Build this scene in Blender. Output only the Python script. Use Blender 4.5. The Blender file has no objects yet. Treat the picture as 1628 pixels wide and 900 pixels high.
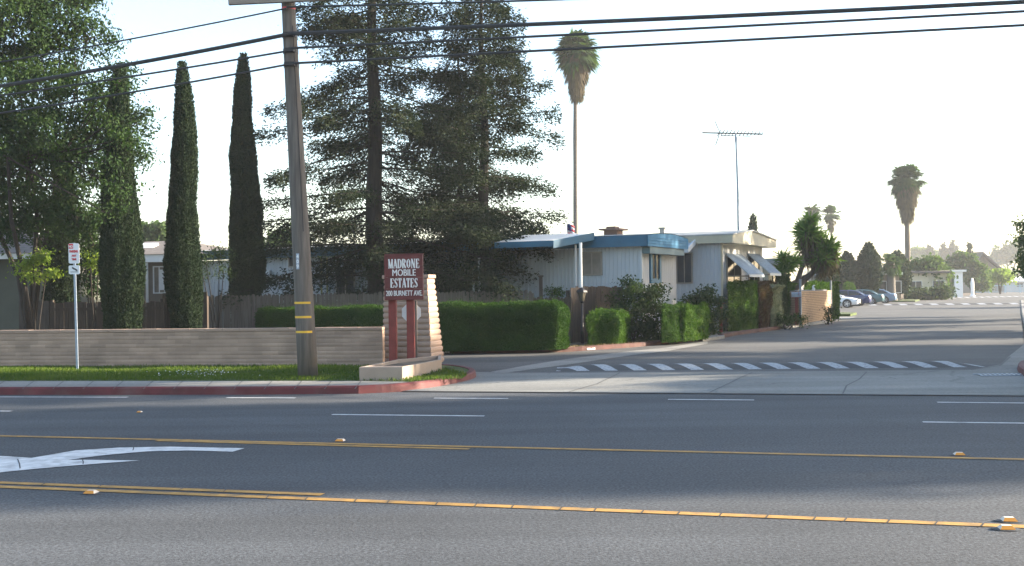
import bpy, bmesh, math, random
import numpy as np
from mathutils import Matrix, Vector, Quaternion
R = math.radians
random.seed(7); rng = np.random.default_rng(7)
S = bpy.context.scene; COL = S.collection

# ------------------------------------------------------------------ camera, world, sun, exposure
F = 1750.0 / 1628 * 36
ROLL = R(-0.8); PITCH = math.atan(11 / 1750.0); CAMH = 1.85
cd = bpy.data.cameras.new('camera'); cam = bpy.data.objects.new('camera', cd); COL.objects.link(cam)
cd.lens = F; cd.sensor_width = 36; cd.clip_end = 6000; cd.clip_start = 0.1
CM = Matrix.Translation((0, 0, CAMH)) @ (Matrix.Rotation(math.pi / 2 + PITCH, 4, 'X') @ Matrix.Rotation(ROLL, 4, 'Z'))
cam.matrix_world = CM
S.camera = cam
SUN_EL, SUN_AZ = R(17), R(83)         # azimuth measured clockwise from +Y (the view direction)
w = bpy.data.worlds.new('World'); S.world = w; w.use_nodes = True
nt = w.node_tree; nt.nodes.clear()
sky = nt.nodes.new('ShaderNodeTexSky'); sky.sky_type = 'NISHITA'; sky.sun_disc = False
sky.sun_elevation = SUN_EL; sky.sun_rotation = SUN_AZ
sky.air_density = 1.0; sky.dust_density = 1.6; sky.ozone_density = 1.0; sky.altitude = 50
bg = nt.nodes.new('ShaderNodeBackground'); bg.inputs[1].default_value = 0.10
wo = nt.nodes.new('ShaderNodeOutputWorld')
nt.links.new(sky.outputs[0], bg.inputs[0]); nt.links.new(bg.outputs[0], wo.inputs[0])
sd = bpy.data.lights.new('sun', 'SUN'); sun = bpy.data.objects.new('sun', sd); COL.objects.link(sun)
sd.energy = 4.6; sd.angle = R(0.6); sd.color = (1.0, 0.86, 0.68)
sv = Vector((math.sin(SUN_AZ) * math.cos(SUN_EL), math.cos(SUN_AZ) * math.cos(SUN_EL), math.sin(SUN_EL)))
sun.rotation_euler = sv.to_track_quat('Z', 'Y').to_euler(); sun.location = sv * 60
S.view_settings.view_transform = 'Standard'; S.view_settings.look = 'None'
S.view_settings.gamma = 1; S.view_settings.exposure = 2.35; S.view_settings.use_curve_mapping = False
S.cycles.max_bounces = 6; S.cycles.volume_bounces = 1; S.cycles.transparent_max_bounces = 8

# ------------------------------------------------------------------ photo survey helpers: a pixel becomes a place in the world
def ray(px, py):
    d = CM.to_3x3() @ Vector(((px - 814) / 1750.0, (450 - py) / 1750.0, -1.0))
    return d
O = Vector((0, 0, CAMH))
def G(px, py, z=0.0):
    d = ray(px, py); t = (z - CAMH) / d.z
    p = O + d * t; return (p.x, p.y)
def P(px, py, Y):
    d = ray(px, py); t = Y / d.y
    p = O + d * t; return (p.x, p.y, p.z)
def onwall(px, py, A, D):
    """distance along and height on the vertical plane through A with direction D"""
    d = ray(px, py)
    det = D[0] * -d.y + D[1] * d.x
    s = (A[0] * d.y - A[1] * d.x) / det * 1.0
    # solve A + D s = d t
    M = np.array([[D[0], -d.x], [D[1], -d.y]]); s, t = np.linalg.solve(M, -np.array([A[0], A[1]]))
    return float(s), float(CAMH + d.z * t)

# ------------------------------------------------------------------ materials
def newmat(name):
    m = bpy.data.materials.new(name); m.use_nodes = True
    n = m.node_tree.nodes; l = m.node_tree.links
    return m, n, l, n['Principled BSDF']
def mat(name, c, rough=0.7, var=0.15, scale=3.0, bump=0.0, bscale=40.0, metal=0.0, spec=0.4, stretch=None, stain=0.0, stain_c=(0.12, 0.1, 0.08)):
    m, n, l, b = newmat(name)
    b.inputs['Roughness'].default_value = rough; b.inputs['Metallic'].default_value = metal
    b.inputs['Specular IOR Level'].default_value = spec
    tc = n.new('ShaderNodeTexCoord'); mp = n.new('ShaderNodeMapping')
    l.new(tc.outputs['Object'], mp.inputs[0])
    if stretch: mp.inputs['Scale'].default_value = stretch
    no = n.new('ShaderNodeTexNoise'); no.inputs['Scale'].default_value = scale; no.inputs['Detail'].default_value = 5
    l.new(mp.outputs[0], no.inputs['Vector'])
    mr = n.new('ShaderNodeMapRange'); mr.inputs[1].default_value = 0.3; mr.inputs[2].default_value = 0.7
    mr.inputs[3].default_value = 1 - var; mr.inputs[4].default_value = 1 + var
    l.new(no.outputs['Fac'], mr.inputs[0])
    mx = n.new('ShaderNodeVectorMath'); mx.operation = 'SCALE'; mx.inputs[0].default_value = c[:3]
    l.new(mr.outputs[0], mx.inputs['Scale']); out = mx.outputs[0]
    if stain:
        n2 = n.new('ShaderNodeTexNoise'); n2.inputs['Scale'].default_value = scale * 0.6; n2.inputs['Detail'].default_value = 8
        l.new(mp.outputs[0], n2.inputs['Vector'])
        m2 = n.new('ShaderNodeMapRange'); m2.inputs[1].default_value = 0.5; m2.inputs[2].default_value = 0.75
        m2.inputs[3].default_value = 0; m2.inputs[4].default_value = stain
        l.new(n2.outputs['Fac'], m2.inputs[0])
        mc = n.new('ShaderNodeMix'); mc.data_type = 'RGBA'; l.new(m2.outputs[0], mc.inputs[0])
        l.new(out, mc.inputs[6]); mc.inputs[7].default_value = (*stain_c, 1); out = mc.outputs[2]
    l.new(out, b.inputs['Base Color'])
    if bump:
        nb = n.new('ShaderNodeTexNoise'); nb.inputs['Scale'].default_value = bscale; nb.inputs['Detail'].default_value = 3
        l.new(mp.outputs[0], nb.inputs['Vector'])
        bp = n.new('ShaderNodeBump'); bp.inputs['Strength'].default_value = bump; bp.inputs['Distance'].default_value = 0.01
        l.new(nb.outputs['Fac'], bp.inputs['Height']); l.new(bp.outputs[0], b.inputs['Normal'])
    return m
def foliage(name, c1, c2, scale=1.2, trans=0.3, rough=0.85):
    m, n, l, b = newmat(name)
    b.inputs['Roughness'].default_value = rough; b.inputs['Specular IOR Level'].default_value = 0.1
    tc = n.new('ShaderNodeTexCoord'); no = n.new('ShaderNodeTexNoise'); no.inputs['Scale'].default_value = scale; no.inputs['Detail'].default_value = 3
    l.new(tc.outputs['Object'], no.inputs['Vector'])
    ge = n.new('ShaderNodeNewGeometry')
    ad = n.new('ShaderNodeMath'); ad.operation = 'MULTIPLY_ADD'; ad.inputs[1].default_value = 0.55
    mr = n.new('ShaderNodeMapRange'); mr.inputs[1].default_value = 0.35; mr.inputs[2].default_value = 0.65; mr.inputs[3].default_value = 0; mr.inputs[4].default_value = 0.5
    l.new(no.outputs['Fac'], mr.inputs[0]); l.new(ge.outputs['Random Per Island'], ad.inputs[0]); l.new(mr.outputs[0], ad.inputs[2])
    mc = n.new('ShaderNodeMix'); mc.data_type = 'RGBA'; mc.clamp_factor = True
    mc.inputs[6].default_value = (*c1, 1); mc.inputs[7].default_value = (*c2, 1)
    l.new(ad.outputs[0], mc.inputs[0]); l.new(mc.outputs[2], b.inputs['Base Color'])
    if trans:
        tr = n.new('ShaderNodeBsdfTranslucent'); ms = n.new('ShaderNodeMixShader'); ms.inputs[0].default_value = trans
        sc = n.new('ShaderNodeVectorMath'); sc.operation = 'MULTIPLY'; sc.inputs[1].default_value = (1.3, 1.5, 0.5)
        l.new(mc.outputs[2], sc.inputs[0]); l.new(sc.outputs[0], tr.inputs[0])
        l.new(b.outputs[0], ms.inputs[1]); l.new(tr.outputs[0], ms.inputs[2]); l.new(ms.outputs[0], n['Material Output'].inputs[0])
    return m
def asphalt(name, c, speck=0.5, patch=0.25, crack=0.0):
    m, n, l, b = newmat(name); b.inputs['Roughness'].default_value = 0.82; b.inputs['Specular IOR Level'].default_value = 0.35
    tc = n.new('ShaderNodeTexCoord')
    def noise(s, d, st=None):
        q = n.new('ShaderNodeTexNoise'); q.inputs['Scale'].default_value = s; q.inputs['Detail'].default_value = d
        if st:
            mp = n.new('ShaderNodeMapping'); mp.inputs['Scale'].default_value = st; mp.inputs['Rotation'].default_value = (0, 0, R(9)); l.new(tc.outputs['Object'], mp.inputs[0]); l.new(mp.outputs[0], q.inputs['Vector'])
        else: l.new(tc.outputs['Object'], q.inputs['Vector'])
        return q.outputs['Fac']
    def rng_(x, a, bb, lo, hi):
        q = n.new('ShaderNodeMapRange'); q.inputs[1].default_value = a; q.inputs[2].default_value = bb; q.inputs[3].default_value = lo; q.inputs[4].default_value = hi
        l.new(x, q.inputs[0]); return q.outputs[0]
    def mul(a, bb):
        q = n.new('ShaderNodeMath'); q.operation = 'MULTIPLY'; l.new(a, q.inputs[0]); l.new(bb, q.inputs[1]); return q.outputs[0]
    f1 = rng_(noise(38, 4), 0.3, 0.7, 1 - speck, 1 + speck)
    f2 = rng_(noise(0.35, 4), 0.3, 0.7, 1 - patch, 1 + patch)
    f3 = rng_(noise(0.8, 4, (0.05, 1.3, 1)), 0.35, 0.65, 0.82, 1.16)
    f5 = rng_(noise(14, 2), 0.3, 0.7, 0.88, 1.12)
    f = mul(mul(mul(f1, f2), f3), f5)
    if crack:
        v = n.new('ShaderNodeTexVoronoi'); v.feature = 'DISTANCE_TO_EDGE'; v.inputs['Scale'].default_value = 0.22
        mp = n.new('ShaderNodeMapping'); l.new(tc.outputs['Object'], mp.inputs[0])
        nn = n.new('ShaderNodeTexNoise'); nn.inputs['Scale'].default_value = 1.5; nn.inputs['Detail'].default_value = 4; l.new(tc.outputs['Object'], nn.inputs['Vector'])
        va = n.new('ShaderNodeVectorMath'); va.operation = 'MULTIPLY_ADD'; va.inputs[1].default_value = (0.9, 0.9, 0); l.new(nn.outputs['Color'], va.inputs[0]); l.new(mp.outputs[0], va.inputs[2])
        l.new(va.outputs[0], v.inputs['Vector'])
        f = mul(f, rng_(v.outputs['Distance'], 0.0, 0.006, 1 - crack, 1.0))
    sc = n.new('ShaderNodeVectorMath'); sc.operation = 'SCALE'; sc.inputs[0].default_value = c
    l.new(f, sc.inputs['Scale']); l.new(sc.outputs[0], b.inputs['Base Color'])
    bp = n.new('ShaderNodeBump'); bp.inputs['Strength'].default_value = 0.35; bp.inputs['Distance'].default_value = 0.012
    l.new(noise(70, 2), bp.inputs['Height']); l.new(bp.outputs[0], b.inputs['Normal'])
    return m

M = {}
M['road'] = asphalt('asphalt_main', (0.060, 0.065, 0.071), 0.6, 0.15, 0.14)
M['street'] = asphalt('asphalt_street', (0.082, 0.082, 0.080), 0.45, 0.2, 0.3)
M['concrete'] = asphalt('concrete_apron', (0.20, 0.20, 0.185), 0.14, 0.14, 0.3)
M['walk'] = asphalt('concrete_walk', (0.22, 0.215, 0.20), 0.12, 0.12, 0)
M['gutter'] = asphalt('concrete_gutter', (0.21, 0.205, 0.19), 0.15, 0.12, 0)
M['redkerb'] = mat('red_kerb_paint', (0.10, 0.019, 0.021), 0.7, 0.3, 2.5, 0.3, 60, stain=0.5, stain_c=(0.16, 0.10, 0.09))
M['brickkerb'] = mat('brick_edging', (0.072, 0.030, 0.025), 0.85, 0.35, 4, 0.5, 30, stain=0.5)
M['yellow'] = mat('yellow_paint', (0.38, 0.215, 0.055), 0.75, 0.2, 8, 0.2, 60, stain=0.7, stain_c=(0.12, 0.10, 0.07))
M['white'] = mat('white_road_paint', (0.55, 0.56, 0.56), 0.75, 0.15, 8, 0.2, 60, stain=0.65, stain_c=(0.15, 0.15, 0.155))
M['soil'] = mat('soil', (0.13, 0.095, 0.065), 0.95, 0.35, 2.0, 0.8, 25, stain=0.5, stain_c=(0.07, 0.07, 0.03))
M['lawn'] = mat('lawn', (0.055, 0.085, 0.022), 0.95, 0.4, 1.2, 0.8, 60, stain=0.4, stain_c=(0.12, 0.11, 0.04))
M['blade'] = foliage('grass_blade', (0.038, 0.080, 0.012), (0.10, 0.135, 0.028), 0.9, 0.3)
M['block'] = mat('slump_block', (0.34, 0.24, 0.185), 0.9, 0.10, 3, 0.5, 22, stain=0.25, stain_c=(0.25, 0.19, 0.15))
M['wallblock'] = mat('slump_block_wall', (0.39, 0.275, 0.21), 0.9, 0.12, 2.2, 0.6, 18, stain=0.4, stain_c=(0.20, 0.15, 0.12))
def add_brick(m, bw, bh, mortar, dark=.72):
    n = m.node_tree.nodes; l = m.node_tree.links; b = n['Principled BSDF']; src = b.inputs['Base Color'].links[0].from_socket
    tc = n.new('ShaderNodeTexCoord'); sp_ = n.new('ShaderNodeSeparateXYZ'); cb = n.new('ShaderNodeCombineXYZ'); l.new(tc.outputs['Object'], sp_.inputs[0]); l.new(sp_.outputs[0], cb.inputs[0]); l.new(sp_.outputs[2], cb.inputs[1])
    br = n.new('ShaderNodeTexBrick'); br.inputs['Scale'].default_value = 1; br.inputs['Brick Width'].default_value = bw; br.inputs['Row Height'].default_value = bh; br.inputs['Mortar Size'].default_value = mortar; br.inputs['Mortar Smooth'].default_value = .3
    br.inputs['Color1'].default_value = (1, 1, 1, 1); br.inputs['Color2'].default_value = (.74, .74, .74, 1); br.inputs['Mortar'].default_value = (dark, dark, dark, 1); l.new(cb.outputs[0], br.inputs['Vector'])
    mx = n.new('ShaderNodeMix'); mx.data_type = 'RGBA'; mx.blend_type = 'MULTIPLY'; mx.inputs[0].default_value = 1; l.new(src, mx.inputs[6]); l.new(br.outputs['Color'], mx.inputs[7]); l.new(mx.outputs[2], b.inputs['Base Color'])
M['planter'] = mat('planter_concrete', (0.32, 0.25, 0.20), 0.9, 0.08, 3, 0.3, 40, stain=0.2, stain_c=(0.25, 0.2, 0.17))
M['maroon'] = mat('maroon_paint', (0.125, 0.026, 0.024), 0.55, 0.2, 5, 0.3, 25)
M['redpost'] = mat('red_post_paint', (0.20, 0.035, 0.028), 0.6, 0.2, 5, 0.3, 25)
M['letter'] = mat('letter_white', (0.72, 0.70, 0.68), 0.6, 0.05, 10)
M['pole'] = mat('pole_wood', (0.125, 0.108, 0.094), 0.9, 0.3, 3, 0.7, 20, stretch=(6, 6, 0.5), stain=0.5, stain_c=(0.09, 0.07, 0.055))
M['arm'] = mat('crossarm_wood', (0.24, 0.21, 0.18), 0.9, 0.2, 3, 0.5, 20, stretch=(0.6, 6, 6))
M['fence'] = mat('fence_wood', (0.115, 0.098, 0.083), 0.95, 0.35, 4, 0.6, 25, stretch=(7, 7, 0.4), stain=0.5, stain_c=(0.06, 0.05, 0.045))
M['fence2'] = mat('fence_wood_brown', (0.058, 0.045, 0.036), 0.95, 0.35, 4, 0.6, 25, stretch=(7, 7, 0.4), stain=0.4, stain_c=(0.05, 0.04, 0.035))
M['wire'] = mat('cable_black', (0.03, 0.032, 0.035), 0.6, 0.1)
M['galv'] = mat('galvanised', (0.30, 0.35, 0.42), 0.45, 0.15, 8, metal=0.3)
M['signwhite'] = mat('sign_white', (0.68, 0.70, 0.72), 0.4, 0.04, 8)
M['red'] = mat('sign_red', (0.55, 0.04, 0.05), 0.5, 0.05)
M['black'] = mat('black', (0.02, 0.02, 0.022), 0.5, 0.1)
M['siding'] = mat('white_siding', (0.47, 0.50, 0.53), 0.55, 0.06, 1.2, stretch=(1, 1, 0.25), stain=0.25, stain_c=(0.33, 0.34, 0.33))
M['siding2'] = mat('cream_white_siding', (0.54, 0.56, 0.57), 0.55, 0.06, 1.2, stretch=(1, 1, 0.25), stain=0.25, stain_c=(0.38, 0.36, 0.31))
M['blue'] = mat('blue_trim', (0.018, 0.115, 0.20), 0.5, 0.12, 2)
M['teal'] = mat('dark_teal', (0.02, 0.055, 0.06), 0.6, 0.15, 2)
M['cream'] = mat('cream_trim', (0.50, 0.46, 0.34), 0.6, 0.08, 2, stain=0.15)
M['whitetrim'] = mat('white_trim', (0.66, 0.68, 0.68), 0.5, 0.05, 2)
M['awning'] = mat('awning_metal', (0.42, 0.47, 0.52), 0.45, 0.06, 2)
M['roofmetal'] = mat('roof_metal', (0.36, 0.36, 0.34), 0.6, 0.15, 2, stain=0.3)
M['shingle'] = mat('shingle_grey', (0.13, 0.115, 0.105), 0.95, 0.25, 6, 0.5, 20, stretch=(1, 1, 1))
M['taupe'] = mat('taupe_stucco', (0.20, 0.17, 0.14), 0.9, 0.08, 3, 0.2, 40)
M['olive'] = mat('olive_siding', (0.085, 0.092, 0.075), 0.85, 0.1, 2)
M['glass'] = mat('window_glass', (0.03, 0.035, 0.04), 0.08, 0.2, 1.2, spec=0.6)
M['curtain'] = mat('window_curtain', (0.22, 0.19, 0.16), 0.5, 0.2, 3)
M['alu'] = mat('window_aluminium', (0.30, 0.27, 0.23), 0.5, 0.08, metal=0.2)
M['bark'] = mat('bark', (0.028, 0.023, 0.019), 0.95, 0.3, 3, 1.0, 14, stretch=(5, 5, 0.7))
M['bark2'] = mat('bark_grey', (0.12, 0.10, 0.08), 0.95, 0.25, 3, 1.0, 14, stretch=(3, 3, 3))
M['palmbark'] = mat('palm_bark', (0.11, 0.10, 0.088), 0.95, 0.25, 3, 0.8, 8, stretch=(1, 1, 6))
M['redwood'] = foliage('redwood_needles', (0.010, 0.020, 0.012), (0.030, 0.040, 0.019), 0.9, 0.12)
M['cypress'] = foliage('cypress_leaf', (0.012, 0.026, 0.015), (0.030, 0.046, 0.022), 1.6, 0.1)
M['broad'] = foliage('broad_leaf', (0.014, 0.034, 0.015), (0.042, 0.072, 0.022), 0.7, 0.25)
M['bright'] = foliage('bright_leaf', (0.10, 0.17, 0.03), (0.22, 0.27, 0.05), 1.5, 0.4)
M['hedge'] = foliage('hedge_leaf', (0.015, 0.042, 0.009), (0.042, 0.085, 0.016), 1.5, 0.25)
M['hedge2'] = foliage('hedge_leaf_light', (0.026, 0.066, 0.010), (0.065, 0.120, 0.020), 1.5, 0.25)
M['shrub'] = foliage('dark_shrub_leaf', (0.020, 0.040, 0.018), (0.050, 0.075, 0.030), 2.2, 0.25)
M['redleaf'] = foliage('red_leaf', (0.07, 0.030, 0.025), (0.07, 0.06, 0.03), 3, 0.25)
M['pale'] = foliage('variegated_leaf', (0.09, 0.12, 0.06), (0.42, 0.42, 0.32), 3, 0.2)
M['palm'] = foliage('palm_leaf', (0.025, 0.055, 0.022), (0.06, 0.095, 0.032), 1.5, 0.3)
M['palmdead'] = foliage('palm_dead_leaf', (0.075, 0.062, 0.045), (0.13, 0.105, 0.07), 2.0, 0.2)
M['yucca'] = foliage('yucca_leaf', (0.045, 0.105, 0.03), (0.14, 0.21, 0.05), 1.5, 0.35)
M['fargreen'] = foliage('far_leaf', (0.04, 0.075, 0.03), (0.09, 0.13, 0.05), 0.2, 0.3)
M['brick'] = mat('blond_brick', (0.42, 0.30, 0.20), 0.9, 0.15, 6, 0.3, 30)
M['mortar'] = mat('dark_joint', (0.15, 0.11, 0.08), 0.95, 0.1)
M['tyre'] = mat('tyre', (0.02, 0.02, 0.02), 0.85, 0.1)
M['rim'] = mat('rim', (0.5, 0.5, 0.52), 0.35, 0.05, metal=0.6)
M['lamp_red'] = mat('tail_lamp', (0.35, 0.02, 0.02), 0.25, 0.1)
M['lamp_clear'] = mat('head_lamp', (0.35, 0.36, 0.38), 0.15, 0.3, 20)
M['amber'] = mat('amber_plastic', (0.62, 0.26, 0.04), 0.4, 0.1)
M['ceram'] = mat('marker_ceramic', (0.68, 0.58, 0.48), 0.45, 0.08)
M['tar'] = mat('tar', (0.03, 0.03, 0.032), 0.6, 0.15)
def paint(name, c):
    m = mat(name, c, 0.3, 0.03, 2, spec=0.5); m.node_tree.nodes['Principled BSDF'].inputs['Coat Weight'].default_value = 0.6; return m

# ------------------------------------------------------------------ mesh helpers
class MB:
    def __init__(s): s.v = []; s.f = []; s.m = Matrix.Identity(4)
    def add(s, vs, fs):
        o = len(s.v); s.v += [tuple(s.m @ Vector(p)) for p in vs]; s.f += [tuple(i + o for i in f) for f in fs]; return s
    def box(s, c, d, rz=0.0, tilt=None):
        x, y, z = d[0] / 2, d[1] / 2, d[2] / 2
        m = Matrix.Translation(c) @ Matrix.Rotation(rz, 4, 'Z')
        if tilt: m = m @ Matrix.Rotation(tilt[0], 4, tilt[1])
        vs = [m @ Vector(p) for p in ((-x, -y, -z), (x, -y, -z), (x, y, -z), (-x, y, -z), (-x, -y, z), (x, -y, z), (x, y, z), (-x, y, z))]
        return s.add(vs, [(0, 3, 2, 1), (4, 5, 6, 7), (0, 1, 5, 4), (1, 2, 6, 5), (2, 3, 7, 6), (3, 0, 4, 7)])
    def b2(s, x0, x1, y0, y1, z0, z1): return s.box(((x0 + x1) / 2, (y0 + y1) / 2, (z0 + z1) / 2), (abs(x1 - x0), abs(y1 - y0), abs(z1 - z0)))
    def prism(s, poly, z0, z1):
        n = len(poly); a = sum(poly[i][0] * poly[(i + 1) % n][1] - poly[(i + 1) % n][0] * poly[i][1] for i in range(n))
        if a < 0: poly = poly[::-1]
        vs = [(p[0], p[1], z0) for p in poly] + [(p[0], p[1], z1) for p in poly]
        return s.add(vs, [tuple(range(n))[::-1], tuple(range(n, 2 * n))] + [(i, (i + 1) % n, n + (i + 1) % n, n + i) for i in range(n)])
    def sheet(s, poly, z):
        n = len(poly); a = sum(poly[i][0] * poly[(i + 1) % n][1] - poly[(i + 1) % n][0] * poly[i][1] for i in range(n))
        if a < 0: poly = poly[::-1]
        return s.add([(p[0], p[1], z) for p in poly], [tuple(range(n))])
    def extr(s, prof, x0, x1):
        """profile (y,z) closed, extruded along x"""
        n = len(prof); a = sum(prof[i][0] * prof[(i + 1) % n][1] - prof[(i + 1) % n][0] * prof[i][1] for i in range(n))
        if a < 0: prof = prof[::-1]
        vs = [(x0, p[0], p[1]) for p in prof] + [(x1, p[0], p[1]) for p in prof]
        return s.add(vs, [tuple(range(n))[::-1], tuple(range(n, 2 * n))] + [(i, (i + 1) % n, n + (i + 1) % n, n + i) for i in range(n)])
    def tube(s, pts, rad, n=8, caps=True):
        pts = [Vector(p) for p in pts]
        if not hasattr(rad, '__len__'): rad = [rad] * len(pts)
        vs = []; up = None
        for i, p in enumerate(pts):
            t = (pts[min(i + 1, len(pts) - 1)] - pts[max(i - 1, 0)])
            t = t.normalized() if t.length > 0 else Vector((0, 0, 1))
            if up is None: up = t.orthogonal().normalized()
            up = (up - t * up.dot(t)).normalized() if (up - t * up.dot(t)).length > 1e-6 else t.orthogonal().normalized()
            b = t.cross(up)
            vs += [p + (up * math.cos(2 * math.pi * k / n) + b * math.sin(2 * math.pi * k / n)) * rad[i] for k in range(n)]
        fs = [(i * n + k, i * n + (k + 1) % n, (i + 1) * n + (k + 1) % n, (i + 1) * n + k) for i in range(len(pts) - 1) for k in range(n)]
        if caps: fs += [tuple(range(n))[::-1], tuple(range((len(pts) - 1) * n, len(pts) * n))]
        return s.add(vs, fs)
    def loft(s, rings):
        n = len(rings[0]); vs = [p for r in rings for p in r]
        fs = [(i * n + k, i * n + (k + 1) % n, (i + 1) * n + (k + 1) % n, (i + 1) * n + k) for i in range(len(rings) - 1) for k in range(n)]
        fs += [tuple(range(n))[::-1], tuple(range((len(rings) - 1) * n, len(rings) * n))]
        return s.add(vs, fs)
    def build(s, name, m, parent=None, smooth=False, loc=None, bevel=0):
        me = bpy.data.meshes.new(name); me.from_pydata(s.v, [], s.f); me.materials.append(M[m] if isinstance(m, str) else m)
        if smooth: me.polygons.foreach_set('use_smooth', [True] * len(me.polygons))
        ob = bpy.data.objects.new(name, me); COL.objects.link(ob)
        if parent is not None: ob.parent = parent
        if loc is not None: ob.location = loc
        if bevel:
            md = ob.modifiers.new('bevel', 'BEVEL'); md.width = bevel; md.segments = 2; md.limit_method = 'ANGLE'
        return ob
def np_mesh(name, v, f, m, parent=None, loc=None, smooth=False):
    """v (N,3), f (K,4) quads"""
    me = bpy.data.meshes.new(name); v = np.asarray(v, np.float32); f = np.asarray(f, np.int32)
    me.vertices.add(len(v)); me.vertices.foreach_set('co', v.ravel())
    me.loops.add(f.size); me.loops.foreach_set('vertex_index', f.ravel())
    me.polygons.add(len(f)); me.polygons.foreach_set('loop_start', np.arange(0, f.size, 4, dtype=np.int32))
    me.polygons.foreach_set('use_smooth', np.full(len(f), smooth)); me.update(calc_edges=True)
    me.materials.append(M[m] if isinstance(m, str) else m)
    ob = bpy.data.objects.new(name, me); COL.objects.link(ob)
    if parent is not None: ob.parent = parent
    if loc is not None: ob.location = loc
    return ob
def unit(a): return a / (np.linalg.norm(a, axis=1, keepdims=True) + 1e-9)
def leaf_quads(p, length, width, direction=None, spread=1.0, vary=0.35):
    """diamond leaves at points p; direction (N,3) is the axis along which they point"""
    n = len(p); d = rng.normal(size=(n, 3)) * spread
    if direction is not None: d = d + direction
    d = unit(d); s = unit(np.cross(d, rng.normal(size=(n, 3))))
    k = (1 + rng.uniform(-vary, vary, (n, 1)))
    L = d * length * k; W = s * width * k / 2
    v = np.stack([p, p + L * 0.45 + W, p + L, p + L * 0.45 - W], 1).reshape(-1, 3)
    return v, np.arange(4 * n).reshape(-1, 4)
def join(*vf):
    vs, fs, o = [], [], 0
    for v, f in vf: vs.append(v); fs.append(np.asarray(f) + o); o += len(v)
    return np.concatenate(vs), np.concatenate(fs)
def tag(o, label=None, cat=None, group=None, kind=None):
    if label: o['label'] = label
    if cat: o['category'] = cat
    if group: o['group'] = group
    if kind: o['kind'] = kind
    return o
def empty(name, loc, rz=0.0):
    o = bpy.data.objects.new(name, None); COL.objects.link(o); o.location = loc; o.rotation_euler = (0, 0, rz); o.empty_display_size = 0.3; return o
def copy_tree(o, parent=None):
    c = o.copy(); COL.objects.link(c); c.parent = parent
    for ch in list(o.children): copy_tree(ch, c)
    return c
def wave(p, s, seed):
    r = np.random.default_rng(seed); out = 0
    for i in range(6):
        k = unit(r.normal(size=(1, 3)))[0] * s * (1 + i * 0.7); out = out + np.sin(p @ k + r.uniform(0, 6.28)) / (1 + i * 0.5)
    return out / 2.5
def sample_quads(v, f, n):
    a, b, c, d = (v[f[:, i]] for i in range(4))
    nn = np.cross(c - a, d - b); ar = np.linalg.norm(nn, axis=1); i = rng.choice(len(f), n, p=ar / ar.sum())
    u, w_ = rng.uniform(size=(2, n, 1))
    p = (a[i] * (1 - u) + b[i] * u) * (1 - w_) + (d[i] * (1 - u) + c[i] * u) * w_
    return p, unit(nn[i])
def tube_grid(ns, nz, fn):
    """closed surface of revolution-like grid: fn(theta, t)->(N,3)"""
    th = np.linspace(0, 2 * math.pi, ns, endpoint=False); t = np.linspace(0, 1, nz)
    T, TH = np.meshgrid(t, th, indexing='ij'); v = fn(TH.ravel(), T.ravel())
    f = [(i * ns + k, i * ns + (k + 1) % ns, (i + 1) * ns + (k + 1) % ns, (i + 1) * ns + k) for i in range(nz - 1) for k in range(ns)]
    return v, np.array(f)

# ------------------------------------------------------------------ text helpers
def text(body, size, mname, parent, loc, rot=(math.pi / 2, 0, 0), sx=1.0, ext=0.004, name='lettering', bold=0.0, align='CENTER', strike=0.0):
    cu = bpy.data.curves.new(name, 'FONT'); cu.body = body; cu.size = size; cu.extrude = ext; cu.align_x = align; cu.align_y = 'BOTTOM_BASELINE'; cu.offset = bold
    cu.materials.append(M[mname]); t_ = bpy.data.objects.new(name, cu); me = bpy.data.meshes.new_from_object(t_); bpy.data.objects.remove(t_); me.materials.clear(); me.materials.append(M[mname])
    if strike:
        bm = bmesh.new(); bm.from_mesh(me); bmesh.ops.translate(bm, verts=bm.verts, vec=(-strike, 0, 0)); bm.from_mesh(me); vs_ = list(bm.verts)[len(bm.verts) // 2:]; bmesh.ops.translate(bm, verts=vs_, vec=(strike, 0, .0007)); bm.to_mesh(me); bm.free()
    o = bpy.data.objects.new(name, me); COL.objects.link(o); o.parent = parent; o.location = loc; o.rotation_euler = rot; o.scale = (sx, 1, 1); return o
# ------------------------------------------------------------------ ground, roads
def struct(name, mb, m, **k):
    o = mb.build(name, m, **k); o['kind'] = 'structure'; return o
struct('ground', MB().sheet([(-250, -60.5), (410, -60.5), (410, 750), (-250, 750)], -0.03), 'soil')
kl = [G(0, 628), G(400, 627.5), G(570, 626)]
kerb_far_left = (kl[0][0] - 90, kl[0][1] + 90 * 0.11)
ap_l, ap_r = G(640, 623), G(1628, 630)
sl = (ap_r[1] - ap_l[1]) / (ap_r[0] - ap_l[0])
far_r = (ap_r[0] + 160, ap_r[1] + 160 * -0.16)
struct('main_road', MB().sheet([kerb_far_left, kl[0], kl[1], kl[2], ap_l, ap_r, far_r, (far_r[0], -60), (kerb_far_left[0], -40)], 0.0), 'road')
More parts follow.
